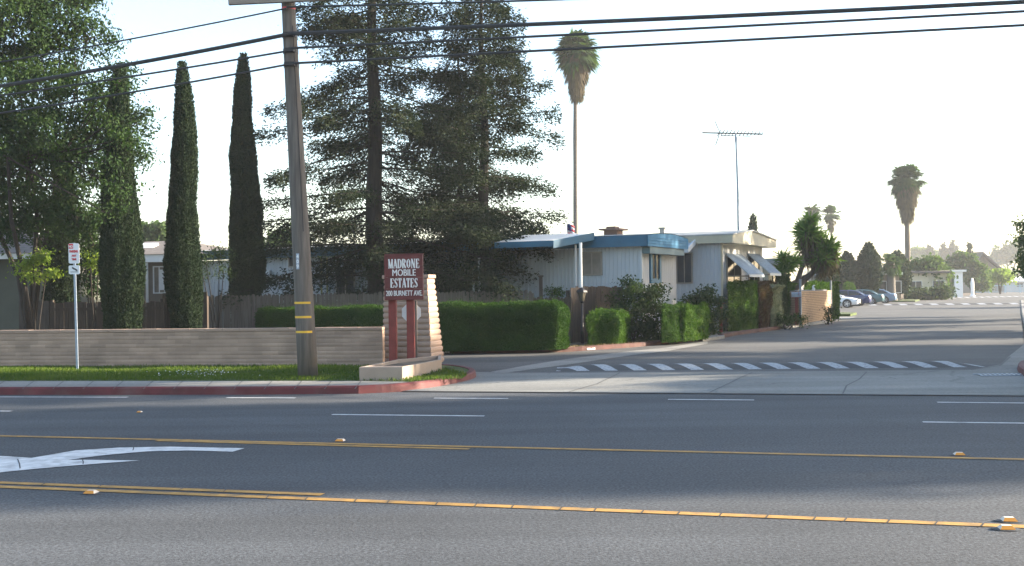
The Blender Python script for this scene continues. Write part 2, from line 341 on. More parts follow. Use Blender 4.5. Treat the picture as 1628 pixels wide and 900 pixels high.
# side street
left_edge = [G(600, 563.5), G(700, 562.5), G(800, 562), G(900, 560), G(1000, 553), G(1120, 542), G(1180, 532), G(1240, 524), G(1322, 513)]
lot = [G(1330, 500), (G(1330, 500)[0] - 20, G(1330, 500)[1] + 12), (G(1250, 478)[0] - 12, G(1250, 478)[1] + 25), G(1380, 477), G(1425, 480.5)]
left_far = [G(1450, 477), G(1500, 472.5), G(1545, 469.5), G(1560, 466), G(1555, 461.5)]
right_edge = [G(1690, 461.5), G(1622, 478), G(1628, 548), G(1604, 578), G(1618, 600)]
ra = G(1628, 548)
left_back = [(-60, G(600, 582)[1] + 10), (-60, G(600, 563)[1] + 12)]
street_poly = [ap_l, (ap_l[0] + 0.1, G(757, 600)[1]), G(740, 588), G(600, 584)] + left_back + left_edge + lot + left_far + right_edge + [ap_r]
struct('side_street', MB().sheet(street_poly, 0.004), 'street')
apron = [ap_l, G(752, 598), G(752, 592), G(830, 593), G(1100, 592), G(1400, 589.5), G(1545, 588.5), G(1590, 580), G(1605, 566), G(1628, 548), (ra[0] + 1.5, ra[1]), (ap_r[0] + 2.2, ap_r[1] + 4), (ap_r[0] + 2, ap_r[1] - 0.35), ap_r]
struct('concrete_apron', MB().sheet(apron, 0.008), 'concrete')
gut = [G(812, 591), G(905, 576), G(1000, 563), G(1085, 552), G(1120, 548.5), G(1120, 543.5), G(1060, 549), G(985, 558), G(900, 570), G(860, 577), G(826, 586)]
struct('valley_gutter', MB().sheet([G(800, 594), G(905, 580), G(1000, 566), G(1060, 559), G(1125, 547), G(1125, 543), G(1060, 553), G(1000, 559), G(905, 571), G(850, 579.5), G(780, 592)], 0.012), 'gutter')
# tar joint between concrete and main road, apron joints, cracks
def strip(pts, wd, z, mb):
    for a, b in zip(pts[:-1], pts[1:]):
        d = Vector((b[0] - a[0], b[1] - a[1])).normalized(); n_ = Vector((-d.y, d.x)) * wd / 2
        mb.sheet([(a[0] - n_.x, a[1] - n_.y), (b[0] - n_.x, b[1] - n_.y), (b[0] + n_.x, b[1] + n_.y), (a[0] + n_.x, a[1] + n_.y)], z)
j = MB(); strip([ap_l, G(900, 624.8), G(1250, 627.3), ap_r, (ap_r[0] + 8, ap_r[1] - 1.5)], 0.09, 0.014, j)
struct('road_joint', j, 'tar')
j = MB(); strip([G(800, 594), G(1100, 593.5), G(1400, 590.5), G(1540, 589.8)], 0.035, 0.014, j)
strip([G(1340, 627), G(1346, 614), G(1366, 604), G(1378, 592)], 0.03, 0.0142, j)
strip([G(1128, 625), G(1160, 610), G(1178, 601), G(1196, 593)], 0.025, 0.0144, j)
strip([G(905, 624), G(950, 611), G(985, 594)], 0.025, 0.0146, j)
strip([G(1545, 589.5), G(1590, 582), G(1606, 568)], 0.05, 0.0148, j)
strip([G(1150, 603.5), G(1350, 604), G(1553, 603)], 0.02, 0.0149, j)
struct('concrete_joints', j, 'tar')
# markings
def line(px0, py0, px1, py1, wd, name, m, ext0=0, ext1=0, z=0.006):
    a = Vector(G(px0, py0)); b = Vector(G(px1, py1)); d = (b - a).normalized()
    a = a - d * ext0; b = b + d * ext1; mb = MB(); strip([tuple(a), tuple(b)], wd, z, mb); return struct(name, mb, m)
line(0, 693.5, 1628, 731, 0.11, 'yellow_line', 'yellow', 60, 60)
line(250, 701, 746, 714.5, 0.11, 'yellow_line', 'yellow')
line(0, 768, 513, 787, 0.11, 'yellow_line', 'yellow', 60, 0)
line(0, 774.5, 1628, 838, 0.115, 'yellow_line', 'yellow', 60, 60)
line(0, 631.5, 203, 632, 0.10, 'white_line', 'white', 50, 0)
for a in ((360, 632.8, 470, 633.2), (690, 633.5, 808, 634), (1062, 635.5, 1199, 636.5), (1490, 640, 1700, 642), (528, 659.5, 770, 662), (1467, 671.5, 1720, 674.5), (-180, 652.5, 18, 654.2)):
    line(*a, 0.10, 'white_line', 'white')
# turn arrow (curved pointer and bar)
arrow = [(-60, 758), (60, 746), (130, 740), (222, 733), (130, 732), (108, 732), (170, 724), (235, 718.5), (300, 717), (370, 719), (389, 713.5), (270, 711), (190, 712.5), (120, 717), (50, 729), (-10, 725), (-60, 722)]
mbA = MB().sheet([G(*p) for p in arrow], 0.007)
me_o = struct('turn_arrow_marking', mbA, 'white')
# cracks across paint as thin tar lines
j = MB()
for (x0, y0, x1, y1) in ((28, 731, 32, 746), (212, 712, 211, 717), (131, 732, 132, 739), (150, 721, 170, 722), (155, 776, 162, 771.8), (285, 780, 293, 775.8), (355, 783, 360, 778.5), (66, 772.6, 72, 768)):
    strip([G(x0, y0), G((x0 + x1) / 2 + 1, (y0 + y1) / 2), G(x1, y1)], 0.012, 0.0095, j)
for k in range(18):
    x = 430 + k * 66 + random.uniform(-12, 12); y = 774.5 + (838 - 774.5) * x / 1628
    strip([G(x - 3, y + 3.5), G(x + 3, y - 3.5)], 0.009, 0.0095, j)
struct('paint_cracks', j, 'tar')
# manhole-ish light patch and small pale marks on the road
def marker(px, py, label, two=True, s=1.0):
    a = G(px, py); r = empty('road_marker', (a[0], a[1], 0.004), R(-9))
    MB().prism([(math.cos(t) * 0.11 * s, math.sin(t) * 0.075 * s) for t in np.linspace(0, 6.28, 14)[:-1]], 0, 0.0015).build('adhesive_pad', 'road', r)
    h = 0.03; b = MB()
    b.add([(-.055, -.05, .006), (.055, -.05, .006), (.055, .05, .006), (-.055, .05, .006), (-.035, -.022, h), (.035, -.022, h), (.035, .022, h), (-.035, .022, h)],
          [(4, 5, 6, 7), (1, 2, 6, 5), (3, 0, 4, 7), (2, 3, 7, 6)]); b.build('marker_body', 'ceram', r)
    MB().add([(-.055, -.0505, .006), (.055, -.0505, .006), (.035, -.0225, h), (-.035, -.0225, h)], [(0, 1, 2, 3)]).build('reflector', 'amber', r)
    r.scale = (1.0 * s,) * 3
    tag(r, label, 'road marker', 'raised reflectors along the yellow lines'); return r
marker(541, 702, 'amber raised reflector on the far double yellow line, left of centre')
marker(1525, 724, 'pale raised reflector on the far yellow line at right')
marker(145, 785, 'amber raised reflector below the double yellow line beside the turn arrow')
marker(1604, 829, 'amber raised reflector just above the near yellow line at right edge')
marker(1600, 842, 'amber raised reflector just below the near yellow line at right edge')
marker(222, 656, 'small pale raised dot in the far lane between white dashes', s=0.7)

# speed bumps
def speed_bump(p0, p1, depth, period, label, h=0.10):
    a = Vector(p0); b = Vector(p1); L = (b - a).length; rz = math.atan2(b.y - a.y, b.x - a.x)
    m, n, l, bs = newmat('speed_bump_stripes'); bs.inputs['Roughness'].default_value = 0.75
    tc = n.new('ShaderNodeTexCoord'); sx = n.new('ShaderNodeSeparateXYZ'); l.new(tc.outputs['Object'], sx.inputs[0])
    ma = n.new('ShaderNodeMath'); ma.operation = 'MULTIPLY_ADD'; ma.inputs[1].default_value = 0.5; l.new(sx.outputs[1], ma.inputs[0]); l.new(sx.outputs[0], ma.inputs[2])
    mo = n.new('ShaderNodeMath'); mo.operation = 'PINGPONG'; mo.inputs[1].default_value = period / 2; l.new(ma.outputs[0], mo.inputs[0])
    gt = n.new('ShaderNodeMath'); gt.operation = 'GREATER_THAN'; gt.inputs[1].default_value = period * 0.27; l.new(mo.outputs[0], gt.inputs[0])
    no = n.new('ShaderNodeTexNoise'); no.inputs['Scale'].default_value = 18; no.inputs['Detail'].default_value = 6; l.new(tc.outputs['Object'], no.inputs['Vector'])
    mr = n.new('ShaderNodeMapRange'); mr.inputs[1].default_value = 0.36; mr.inputs[2].default_value = 0.5; mr.inputs[3].default_value = 0.55; mr.inputs[4].default_value = 1; l.new(no.outputs['Fac'], mr.inputs[0])
    mu = n.new('ShaderNodeMath'); mu.operation = 'MULTIPLY'; l.new(gt.outputs[0], mu.inputs[0]); l.new(mr.outputs[0], mu.inputs[1])
    mc = n.new('ShaderNodeMix'); mc.data_type = 'RGBA'; mc.inputs[6].default_value = (0.045, 0.045, 0.045, 1); mc.inputs[7].default_value = (0.36, 0.38, 0.40, 1)
    l.new(mu.outputs[0], mc.inputs[0]); l.new(mc.outputs[2], bs.inputs['Base Color'])
    mb = MB(); n_ = 9; nx = 30; vs = []; fs = []
    for i in range(nx + 1):
        for k in range(n_ + 1):
            t = k / n_; e = min(1, i / 2, (nx - i) / 2)
            vs.append((L * i / nx, (t - 0.5) * depth, 0.006 + h * math.sin(math.pi * t) ** 1.2 * e))
    for i in range(nx):
        for k in range(n_): q = i * (n_ + 1) + k; fs.append((q, q + n_ + 1, q + n_ + 2, q + 1))
    mb.add(vs, fs); o = mb.build('speed_bump', m, smooth=True, loc=(a.x, a.y, 0)); o.rotation_euler = (0, 0, rz)
    tag(o, label, 'speed bump', 'striped speed bumps across the side street')
speed_bump(G(885, 587.5), G(1552, 581), 1.15, 0.64, 'near striped speed bump across the mouth of the side street')
speed_bump(G(1372, 485.5), G(1690, 483), 1.3, 1.3, 'middle striped speed bump beyond the parked cars')
speed_bump(G(1480, 474.8), G(1630, 471.5), 1.3, 1.3, 'farthest striped speed bump beside the white shed')

# kerbs
def off(pts, d):
    out = []
    for i, p in enumerate(pts):
        a = Vector(pts[max(i - 1, 0)]); b = Vector(pts[min(i + 1, len(pts) - 1)]); t = (b - a).normalized(); out.append((p[0] - t.y * d, p[1] + t.x * d))
    return out
def kerb(name, pts, m, h=0.13, wd=0.16, label=None, cat='kerb', seg=True):
    """left of travel is the raised side"""
    inn = off(pts, wd); mb = MB()
    n = len(pts); vs = []
    for p, q in zip(pts, inn):
        dx, dy = (q[0] - p[0]), (q[1] - p[1])
        vs += [(p[0], p[1], -0.02), (p[0] + dx * 0.12, p[1] + dy * 0.12, h * 0.8), (p[0] + dx * 0.28, p[1] + dy * 0.28, h), (q[0], q[1], h), (q[0], q[1], -0.02)]
    fs = [(i * 5 + k, (i + 1) * 5 + k, (i + 1) * 5 + k + 1, i * 5 + k + 1) for i in range(n - 1) for k in range(4)]
    fs += [(0, 1, 2, 3, 4), tuple((n - 1) * 5 + k for k in (4, 3, 2, 1, 0))]
    mb.add(vs, fs); o = mb.build(name, m); o['kind'] = 'structure'; return inn
def smoothline(pts, it=2):
    for _ in range(it):
        q = [pts[0]]
        for a, b in zip(pts[:-1], pts[1:]): q += [(a[0] * .75 + b[0] * .25, a[1] * .75 + b[1] * .25), (a[0] * .25 + b[0] * .75, a[1] * .25 + b[1] * .75)]
        q.append(pts[-1]); pts = q
    return pts
K1 = [kerb_far_left] + kl + smoothline([G(570, 626), G(630, 623), G(690, 616.5), G(735, 608), G(759, 601), G(755, 594), G(720, 588.5), G(670, 586.5), G(600, 585)], 2)[1:] + [left_back[0]]
inner = kerb('red_kerb', K1, 'redkerb', 0.14)
# verge fill (sidewalk + grass) inside the kerb
i0 = 4
sw = [p for p in inner]
sheet_poly = [p for p in inner]
struct('verge', MB().sheet(sheet_poly, 0.125), 'lawn')
def swl(px, py): return G(px, py, 0.14)
wx_ = G(650, 612, 0.14)[0]; kk_ = [i for i, p_ in enumerate(inner) if p_[0] > wx_][0]
walk = inner[:kk_] + [G(655, 607.5, 0.14), G(640, 606, 0.14), G(560, 605, 0.14), G(300, 605, 0.14), G(0, 605, 0.14), (inner[0][0], G(0, 605, .14)[1] + 90 * .11)]
struct('sidewalk', MB().sheet(walk, 0.131), 'walk')
jw = MB()
for k in range(14):
    x = -60 + k * 48; strip([G(x, 617.5, .14), G(x + 14 * (1 - (x - 300) / 900), 605.3, .14)], 0.02, 0.1335, jw)
struct('sidewalk_joints', jw, 'tar')
# grass blades on verge
def grass(name, poly, n, z, hgt, label):
    xs = [p[0] for p in poly]; ys = [p[1] for p in poly]; pts = []
    pa = np.array(poly)
    q = rng.uniform((min(xs), min(ys)), (max(xs), max(ys)), (n * 3, 2)); ins = np.zeros(len(q), bool)
    for i in range(len(pa)):
        a, b = pa[i], pa[(i + 1) % len(pa)]
        c = ((a[1] > q[:, 1]) != (b[1] > q[:, 1])); xx = (b[0] - a[0]) * (q[:, 1] - a[1]) / ((b[1] - a[1]) or 1e-9) + a[0]; ins ^= c & (q[:, 0] < xx)
    q = q[ins][:n]; p = np.column_stack([q, np.full(len(q), z)])
    hh = hgt * (1 + 0.5 * wave(p, 1.3, 5))[:, None]
    v, f = leaf_quads(p, 1.0, 0.016, np.tile((0, 0, 1.6), (len(p), 1)), 0.6)
    v = v.reshape(-1, 4, 3); base = v[:, :1]; v = base + (v - base) * np.array([hgt, hgt, hgt]) * (hh / hgt)[:, None]
    w_ = v[:, 1] - v[:, 3]; v[:, 1] += unit(w_) * 0.006; v[:, 3] -= unit(w_) * 0.006
    o = np_mesh(name, v.reshape(-1, 3), f, 'blade'); tag(o, label, 'grass', kind='stuff')
gz = 0.12
grass('grass', [G(-200, 606, .13), G(300, 605, .13), G(560, 605, .13), G(640, 606, .13), G(655, 607.5, .13), G(735, 602, .13), G(744, 596, .13), G(720, 591, .13), G(600, 582, .13), G(300, 583, .13), G(0, 583, .13), G(-200, 584, .13)], 42000, gz, 0.075, 'short green grass verge between the sidewalk and the block wall')
# clover blossoms
p = []
for _ in range(110):
    x = random.gauss(320, 34); y = random.uniform(588, 597); g = G(x, y, .2); p.append((g[0], g[1], 0.19 + random.uniform(-.02, .03)))
v, f = leaf_quads(np.array(p), 0.024, 0.024, None, 1.0); tag(np_mesh('clover_blossom', v, f, 'signwhite'), 'tiny white clover blossoms scattered in the grass verge', 'flowers', kind='stuff')
# red/brown kerb of planting bed along the side street
BE = smoothline([G(540, 564), G(600, 563.5), G(700, 562.5), G(800, 562), G(900, 560), G(1000, 553), G(1060, 547.5), G(1120, 541.5)], 1)
kerb('bed_kerb', BE, 'brickkerb', 0.13, 0.2)
BE2 = smoothline([G(1150, 537), G(1180, 532), G(1240, 524)], 1); kerb('bed_kerb', BE2, 'brickkerb', 0.14, 0.2)
BE3 = smoothline([G(1250, 522), G(1290, 517), G(1322, 512.5)], 1); kerb('bed_kerb', BE3, 'walk', 0.12, 0.25)
bed = [G(520, 563)] + [G(700, 562), G(900, 559.5), G(1000, 552.5), G(1120, 541), G(1240, 523), G(1322, 511)] + [(G(1322, 511)[0] + 1, G(1322, 511)[1] + 9), (14, 70), (-30, 60), (-30, 37)]
struct('planting_bed', MB().sheet(bed, 0.09), 'soil')
for (px, py, k) in ((710, 561.2, 'far left'), (953, 556.8, 'right')):
    a_ = Vector(G(px - 8, py, .08)); b_ = Vector(G(px + 8, G and py - (0.3 if px < 800 else 1.0), .08)); dd = b_ - a_
    i_ = min(range(len(BE) - 1), key=lambda i: abs((BE[i][0] + BE[i + 1][0]) / 2 - a_.x)); e_ = Vector(BE[i_ + 1]) - Vector(BE[i_]); t_ = (a_.x - BE[i_][0]) / e_.x; base = Vector(BE[i_]) + e_ * t_
    rr = text('FIRE LANE', .075, 'letter', None, (base.x, base.y - .012, .025), rot=(R(86), 0, math.atan2(e_.y, e_.x)), sx=1.05, ext=.003, name='kerb_lettering', bold=.003)
    tag(rr, 'white FIRE LANE lettering on the bed kerb, ' + ('nearest the stone pylon' if px < 800 else 'under the small squat hedge'), 'lettering')
# concrete driveway pad between beds and small islands
struct('path', MB().prism([G(1118, 543), G(1152, 538.5), G(1150, 532), G(1110, 536)], 0.0, 0.105), 'walk')
struct('lot_island', MB().prism([G(1322, 503.5), G(1352, 503), G(1362, 500.5), G(1322, 499)], 0, 0.14), 'lawn')
struct('lot_pad', MB().sheet([G(1322, 508), G(1350, 507), G(1362, 504), G(1322, 504)], 0.012), 'walk')
struct('lawn_island', MB().prism([G(1418, 480.3), G(1455, 480), G(1462, 478), G(1425, 476.5)], 0, 0.14), 'lawn')
# right verge
rv = [G(1618, 606), G(1611, 596), G(1619, 585), G(1632, 577), (ra[0] + 0.8, ra[1])]
KR = smoothline([(ap_r[0] + 2.5, ap_r[1] - 0.15), (ap_r[0] + 0.75, ap_r[1] + 0.6), (G(1613, 592)[0], G(1613, 592)[1]), G(1622, 580), (ra[0] + 0.2, G(1628, 570)[1]), (ra[0] + .1, ra[1])], 2)
kerb('red_kerb', KR[::-1], 'redkerb', 0.15, 0.25)
rf_ = G(1622, 478)
KR2 = [(ra[0] + .1, ra[1]), (ra[0] + (rf_[0] - ra[0]) * .4, ra[1] + (rf_[1] - ra[1]) * .4), (rf_[0], rf_[1])]
kerb('street_kerb', KR2[::-1], 'walk', 0.05, 0.3)
inR = off(KR[::-1], 0.25); inR2 = off(KR2[::-1], 0.3)
struct('right_verge', MB().sheet(inR2[:-1] + inR + [(60, 4), (140, 0), (140, 200)], 0.045), 'lawn')
grass('right_grass', inR2[1:-1] + [(ra[0] + 1.6, ra[1]), (ra[0] + 1.9, ra[1] - 6), (ra[0] + 6, ra[1] - 6), (ra[0] + 18, ra[1] + 16)], 5000, 0.1, 0.09, 'grass on the verge at the right of the side street')
# storm drain grate
a = Vector(G(1555, 597.5)); r = empty('drain_grate', (a.x, a.y, 0.012), R(-2)); wd = 0.92
MB().b2(0, wd, -0.20, 0.20, -0.004, 0.001).build('drain_pit', 'black', r)
g = MB()
for k in range(10): g.add([(0.0 + k * 0.092, -0.19, 0.012), (0.036 + k * 0.092, -0.19, 0.012), (0.096 + k * 0.092, 0.19, 0.012), (0.06 + k * 0.092, 0.19, 0.012)], [(0, 1, 2, 3)])
g.b2(-0.03, wd + .08, -0.21, -0.19, 0, 0.013); g.b2(-0.03, wd + .08, 0.19, 0.21, 0, 0.013); g.build('bars', 'galv', r)
tag(r, 'steel storm drain grate in the concrete beside the right red kerb', 'drain')

# serif capitals drawn as strokes: (x0,y0,x1,y1,thick)
TK, TN = 0.17, 0.075
SER = {
 'M': (1.0, [(0.12, 0, 0.12, 1, TN), (0.12, 1, 0.48, 0.02, TK), (0.48, 0.02, 0.84, 1, TN), (0.84, 1, 0.84, 0, TK), (0, .03, .26, .03, .06), (0, .97, .2, .97, .06), (0.68, .03, 1, .03, .06), (.8, .97, .98, .97, .06)]),
 'A': (0.85, [(0.1, 0, 0.42, 1, TN), (0.42, 1, 0.74, 0, TK), (0.2, 0.33, 0.62, 0.33, .06), (0, .03, .24, .03, .06), (.55, .03, .88, .03, .06)]),
 'D': (0.88, [(0.18, 0, 0.18, 1, TK), (0.05, .97, .45, .97, .06), (0.05, .03, .45, .03, .06), (0.45, .97, .68, .8, .1), (.68, .82, .76, .5, TK), (.76, .5, .68, .18, TK), (.68, .2, .45, .03, .1)]),
 'R': (0.88, [(0.18, 0, 0.18, 1, TK), (0.05, .97, .45, .97, .06), (.45, .97, .64, .88, .1), (.64, .9, .64, .62, TK), (.64, .62, .4, .5, .08), (.2, .5, .45, .5, .06), (.42, .5, .72, .02, TK), (.66, .03, .88, .03, .06), (0.04, .03, .34, .03, .06)]),
 'O': (0.9, [(.14, .5, .22, .82, TK), (.14, .5, .22, .18, TK), (.22, .82, .44, .97, .08), (.44, .97, .66, .82, .08), (.66, .82, .74, .5, TK), (.74, .5, .66, .18, TK), (.66, .18, .44, .03, .08), (.44, .03, .22, .18, .08)]),
 'N': (0.95, [(.16, 0, .16, 1, TN), (.16, 1, .76, 0, TK), (.76, 0, .76, 1, TN), (.02, .03, .3, .03, .06), (.02, .97, .22, .97, .06), (.62, .97, .92, .97, .06)]),
 'E': (0.78, [(.18, 0, .18, 1, TK), (.05, .97, .66, .97, .07), (.05, .03, .7, .03, .07), (.2, .5, .5, .5, .06), (.66, .97, .66, .76, .06), (.7, .03, .7, .26, .06), (.5, .6, .5, .4, .06)]),
 'S': (0.72, [(.62, .8, .5, .95, .08), (.5, .95, .3, .97, .07), (.3, .97, .14, .84, .1), (.14, .84, .16, .66, .14), (.16, .66, .54, .38, TK), (.54, .38, .58, .18, .14), (.58, .18, .42, .04, .1), (.42, .04, .22, .04, .07), (.22, .04, .1, .2, .08), (.62, .97, .62, .74, .05), (.1, .03, .1, .28, .05)]),
 'T': (0.8, [(.4, 0, .4, 1, TK), (.04, .97, .76, .97, .07), (.05, .97, .05, .76, .06), (.75, .97, .75, .76, .06), (.24, .03, .56, .03, .06)]),
}
def serif(word, width, height, parent, x, y, z, m='letter', name='lettering'):
    tot = sum(SER[c][0] for c in word) + 0.08 * (len(word) - 1); kx = width / tot; mb = MB(); cx = x - width / 2; q = 0
    for c in word:
        w_, st = SER[c]
        for (x0, y0, x1, y1, t) in st:
            a = Vector((cx + x0 * kx, z + y0 * height)); b = Vector((cx + x1 * kx, z + y1 * height)); d = b - a; L = d.length; d.normalize()
            nx, nz = -d.y * t * height / 2 * 0.9, d.x * t * height / 2 * 0.9; q += 1; yy = y - 0.006 - 0.0002 * (q % 9)
            vs = [(a.x + nx, yy, a.y + nz), (a.x - nx, yy, a.y - nz), (b.x - nx, yy, b.y - nz), (b.x + nx, yy, b.y + nz)]
            vs += [(p_[0], y + 0.003, p_[2]) for p_ in vs]
            mb.add(vs, [(0, 1, 2, 3), (7, 6, 5, 4), (0, 4, 5, 1), (1, 5, 6, 2), (2, 6, 7, 3), (3, 7, 4, 0)])
        cx += (w_ + 0.08) * kx
    return mb.build(name, m, parent)

# ------------------------------------------------------------------ block wall, pylon, planter, entrance sign
wa = Vector(G(600, 581, 0.12)); wb = Vector(G(0, 583, 0.12)); wd_ = (wb - wa).normalized(); wl = 34
wh0 = P(600, 517.5, wa.y)[2]; wh1 = P(0, 527.5, wb.y)[2]; wh = (wh0 + wh1) / 2
ww = empty('block_wall', (wa.x, wa.y, 0.1), math.atan2(-wd_.y, -wd_.x))
def course_profile(n, h0, th, r=0.006):
    pr = []; ch = h0 / n
    for i in range(n): pr += [(-th / 2 + r, i * ch), (-th / 2 + .001, i * ch + ch * .1), (-th / 2 - random.uniform(0, .006), i * ch + ch * .5), (-th / 2 + 0.001, i * ch + ch * .9), (-th / 2 + r, (i + 1) * ch - 0.002)]
    b_ = [(-y, z) for y, z in pr][::-1]; return pr + b_
capz = wh - 0.1 - 0.075
add_brick(M['wallblock'], 0.40, capz / 9, 0.005, .82)
MB().extr(course_profile(9, capz, 0.19), -wl, 0.16).build('wall', 'wallblock', ww)
bt_m = M['wallblock']; c_ = MB(); c_.b2(0.002, .16, -0.115, 0.115, capz + 0.002, capz + 0.077)
for k in range(int(wl / 0.42)): c_.b2(-k * 0.42 - 0.416, -k * 0.42, -0.115, 0.115, capz + 0.002, capz + 0.077 + random.uniform(-.003, .003))
c_.build('capstones', 'block', ww, bevel=0.01)
tag(ww, 'long low tan slump block wall with a capstone row behind the grass verge', 'wall')
# pylon of rough block courses
pb = Vector(G(608, 577.5, 0.12)); py_r = empty('sign_pylon', (pb.x, pb.y, 0.1), R(-16))
pyl = MB(); n = 15; H = 2.06; Wb, Wt, Db, Dt = 1.26, 1.10, 0.85, 0.45
for i in range(n):
    t = i / n; z0 = H * t; z1 = H * (i + 1) / n - 0.006; W = Wb + (Wt - Wb) * t; D = Db + (Dt - Db) * t; yo = (Db - D) * .5
    nb = 4; x = 0.0; shift = 0 if i % 2 else 0.15
    cuts = [0.0] + [W * (k / 3) + (shift if k else 0) - 0.07 for k in (1, 2)] + [W]
    for a_, b_ in zip(cuts[:-1], cuts[1:]):
        jx = random.uniform(-.012, .012); e = 0.035
        pyl.add([(a_ + .004, yo + jx + e * .4, z0), (b_ - .004, yo + jx + e * .4, z0), (b_ - .004, yo + D, z0), (a_ + .004, yo + D, z0),
                 (a_ - .012, yo + jx - .012, z0 + .05), (b_ + (.012 if b_ == W else -.004), yo + jx - .012, z0 + .05), (b_ + (.02 if b_ == W else -.004), yo + D + .01, z0 + .05), (a_ - .012, yo + D + .01, z0 + .05),
                 (a_ - .012, yo + jx - .008, z1 - .03), (b_ + (.012 if b_ == W else -.004), yo + jx - .008, z1 - .03), (b_ + (.018 if b_ == W else -.004), yo + D + .01, z1 - .03), (a_ - .012, yo + D + .01, z1 - .03),
                 (a_ + .006, yo + jx + e * .5, z1), (b_ - .006, yo + jx + e * .5, z1), (b_ - .006, yo + D - .01, z1), (a_ + .006, yo + D - .01, z1)],
                [(0, 3, 2, 1), (12, 13, 14, 15)] + [(r_ * 4 + k, r_ * 4 + (k + 1) % 4, r_ * 4 + 4 + (k + 1) % 4, r_ * 4 + 4 + k) for r_ in range(3) for k in range(4)])
pyl.build('block_courses', 'block', py_r)
MB().b2(-0.05, Wt + 0.06, 0.15, 0.15 + Dt + 0.08, H + .001, H + 0.09).build('cap', 'block', py_r, bevel=0.015)
tag(py_r, 'tapering pylon of rough tan blocks behind the entrance sign', 'pylon')
# planter
pl = [G(571, 605, .13), G(640, 604.5, .13), G(702, 591, .13), (G(702, 591, .13)[0] - 0.1, G(702, 591, .13)[1] + 1.6), (G(571, 605, .13)[0] + 0.5, G(571, 605, .13)[1] + 2.2)]
c0 = np.mean(pl, 0); r = empty('planter', (c0[0], c0[1], 0.1)); plr = [(x - c0[0], y - c0[1]) for x, y in pl]
inn = [(x * .88, y * .90) for x, y in plr]; mb = MB(); k = len(plr); h = 0.29
vs = [(x, y, 0) for x, y in plr] + [(x, y, h) for x, y in plr] + [(x, y, h) for x, y in inn] + [(x, y, 0.1) for x, y in inn]
mb.add(vs, [(a_ * k + i, a_ * k + (i + 1) % k, (a_ + 1) * k + (i + 1) % k, (a_ + 1) * k + i) for a_ in range(3) for i in range(k)])
mb.build('rim', 'planter', r, bevel=0.012); MB().sheet(inn, 0.22).build('soil', 'soil', r)
tag(r, 'low five sided tan concrete planter around the sign posts', 'planter')
# sign
SY = 24.6
def signpt(px, py): return P(px, py, SY)
pc = signpt(643, 441); s0 = signpt(613, 441); s1 = signpt(673, 441); SW = s1[0] - s0[0]; SH = signpt(643, 405)[2] - signpt(643, 477)[2]
sg = empty('entrance_sign', (pc[0], SY, 0.12), R(-4)); zc = pc[2] - 0.12; gap = 0.055
mb = MB(); nb = 4
for i in range(nb): mb.b2(-SW / 2, SW / 2, -0.06 + random.uniform(-.002, .002), 0.06, zc - SH / 2 + i * SH / nb + .003, zc - SH / 2 + (i + 1) * SH / nb - .003)
mb.build('board', 'maroon', sg, bevel=0.006)
mb = MB(); mb.b2(-SW / 2 - .012, SW / 2 + .012, -0.068, .066, zc + SH / 2, zc + SH / 2 + 0.02); mb.b2(-SW / 2 - .02, -SW / 2 - .001, -0.066, .064, zc - SH / 2, zc + SH / 2); mb.build('board_trim', 'maroon', sg)
for px, (x_) in ((622, 0), (651, 0)):
    x = signpt(px + 1, 540)[0] - pc[0]; MB().b2(x - .085, x + .085, 0.062, .20, 0.0, zc + SH / 2 - .1).build('post', 'redpost', sg, bevel=0.008)
fy = -0.0625
serif('MADRONE', SW * .83, SH * .205, sg, 0.0, fy, zc + SH * .20)
text('MOBILE', SH * .205, 'letter', sg, (0, fy - .002, zc + SH * .035), sx=.76, bold=0.0, strike=.005)
serif('ESTATES', SW * .73, SH * .205, sg, 0.0, fy, zc - SH * .225)
text('200 BURNETT AVE.', SH * .165, 'letter', sg, (0.0, fy - .002, zc - SH * .405), sx=.585, bold=0.0, strike=.004)
tag(sg, 'maroon wooden entrance sign reading MADRONE MOBILE ESTATES on two red posts', 'sign')
# stop sign back
oc = P(654, 497, 25.3); r = empty('stop_sign', (oc[0], 25.3, 0.12)); zz = oc[2] - .12
MB().extr([(0, 0)], 0, 0) if False else None
ring = [(math.cos(R(22.5 + 45 * k)) * .235, math.sin(R(22.5 + 45 * k)) * .235) for k in range(8)]
mb = MB(); mb.add([(x, -.004, zz + z) for x, z in ring] + [(x, .004, zz + z) for x, z in ring], [tuple(range(8)), tuple(range(15, 7, -1))] + [(i, i + 8, (i + 1) % 8 + 8, (i + 1) % 8) for i in range(8)])
mb.build('sign_plate', 'signwhite', r)
MB().b2(.03, .13, -.10, -.006, 0, zz + .27).build('post', 'pole', r)
tag(r, 'back of an octagonal stop sign just behind the right red post', 'stop sign')

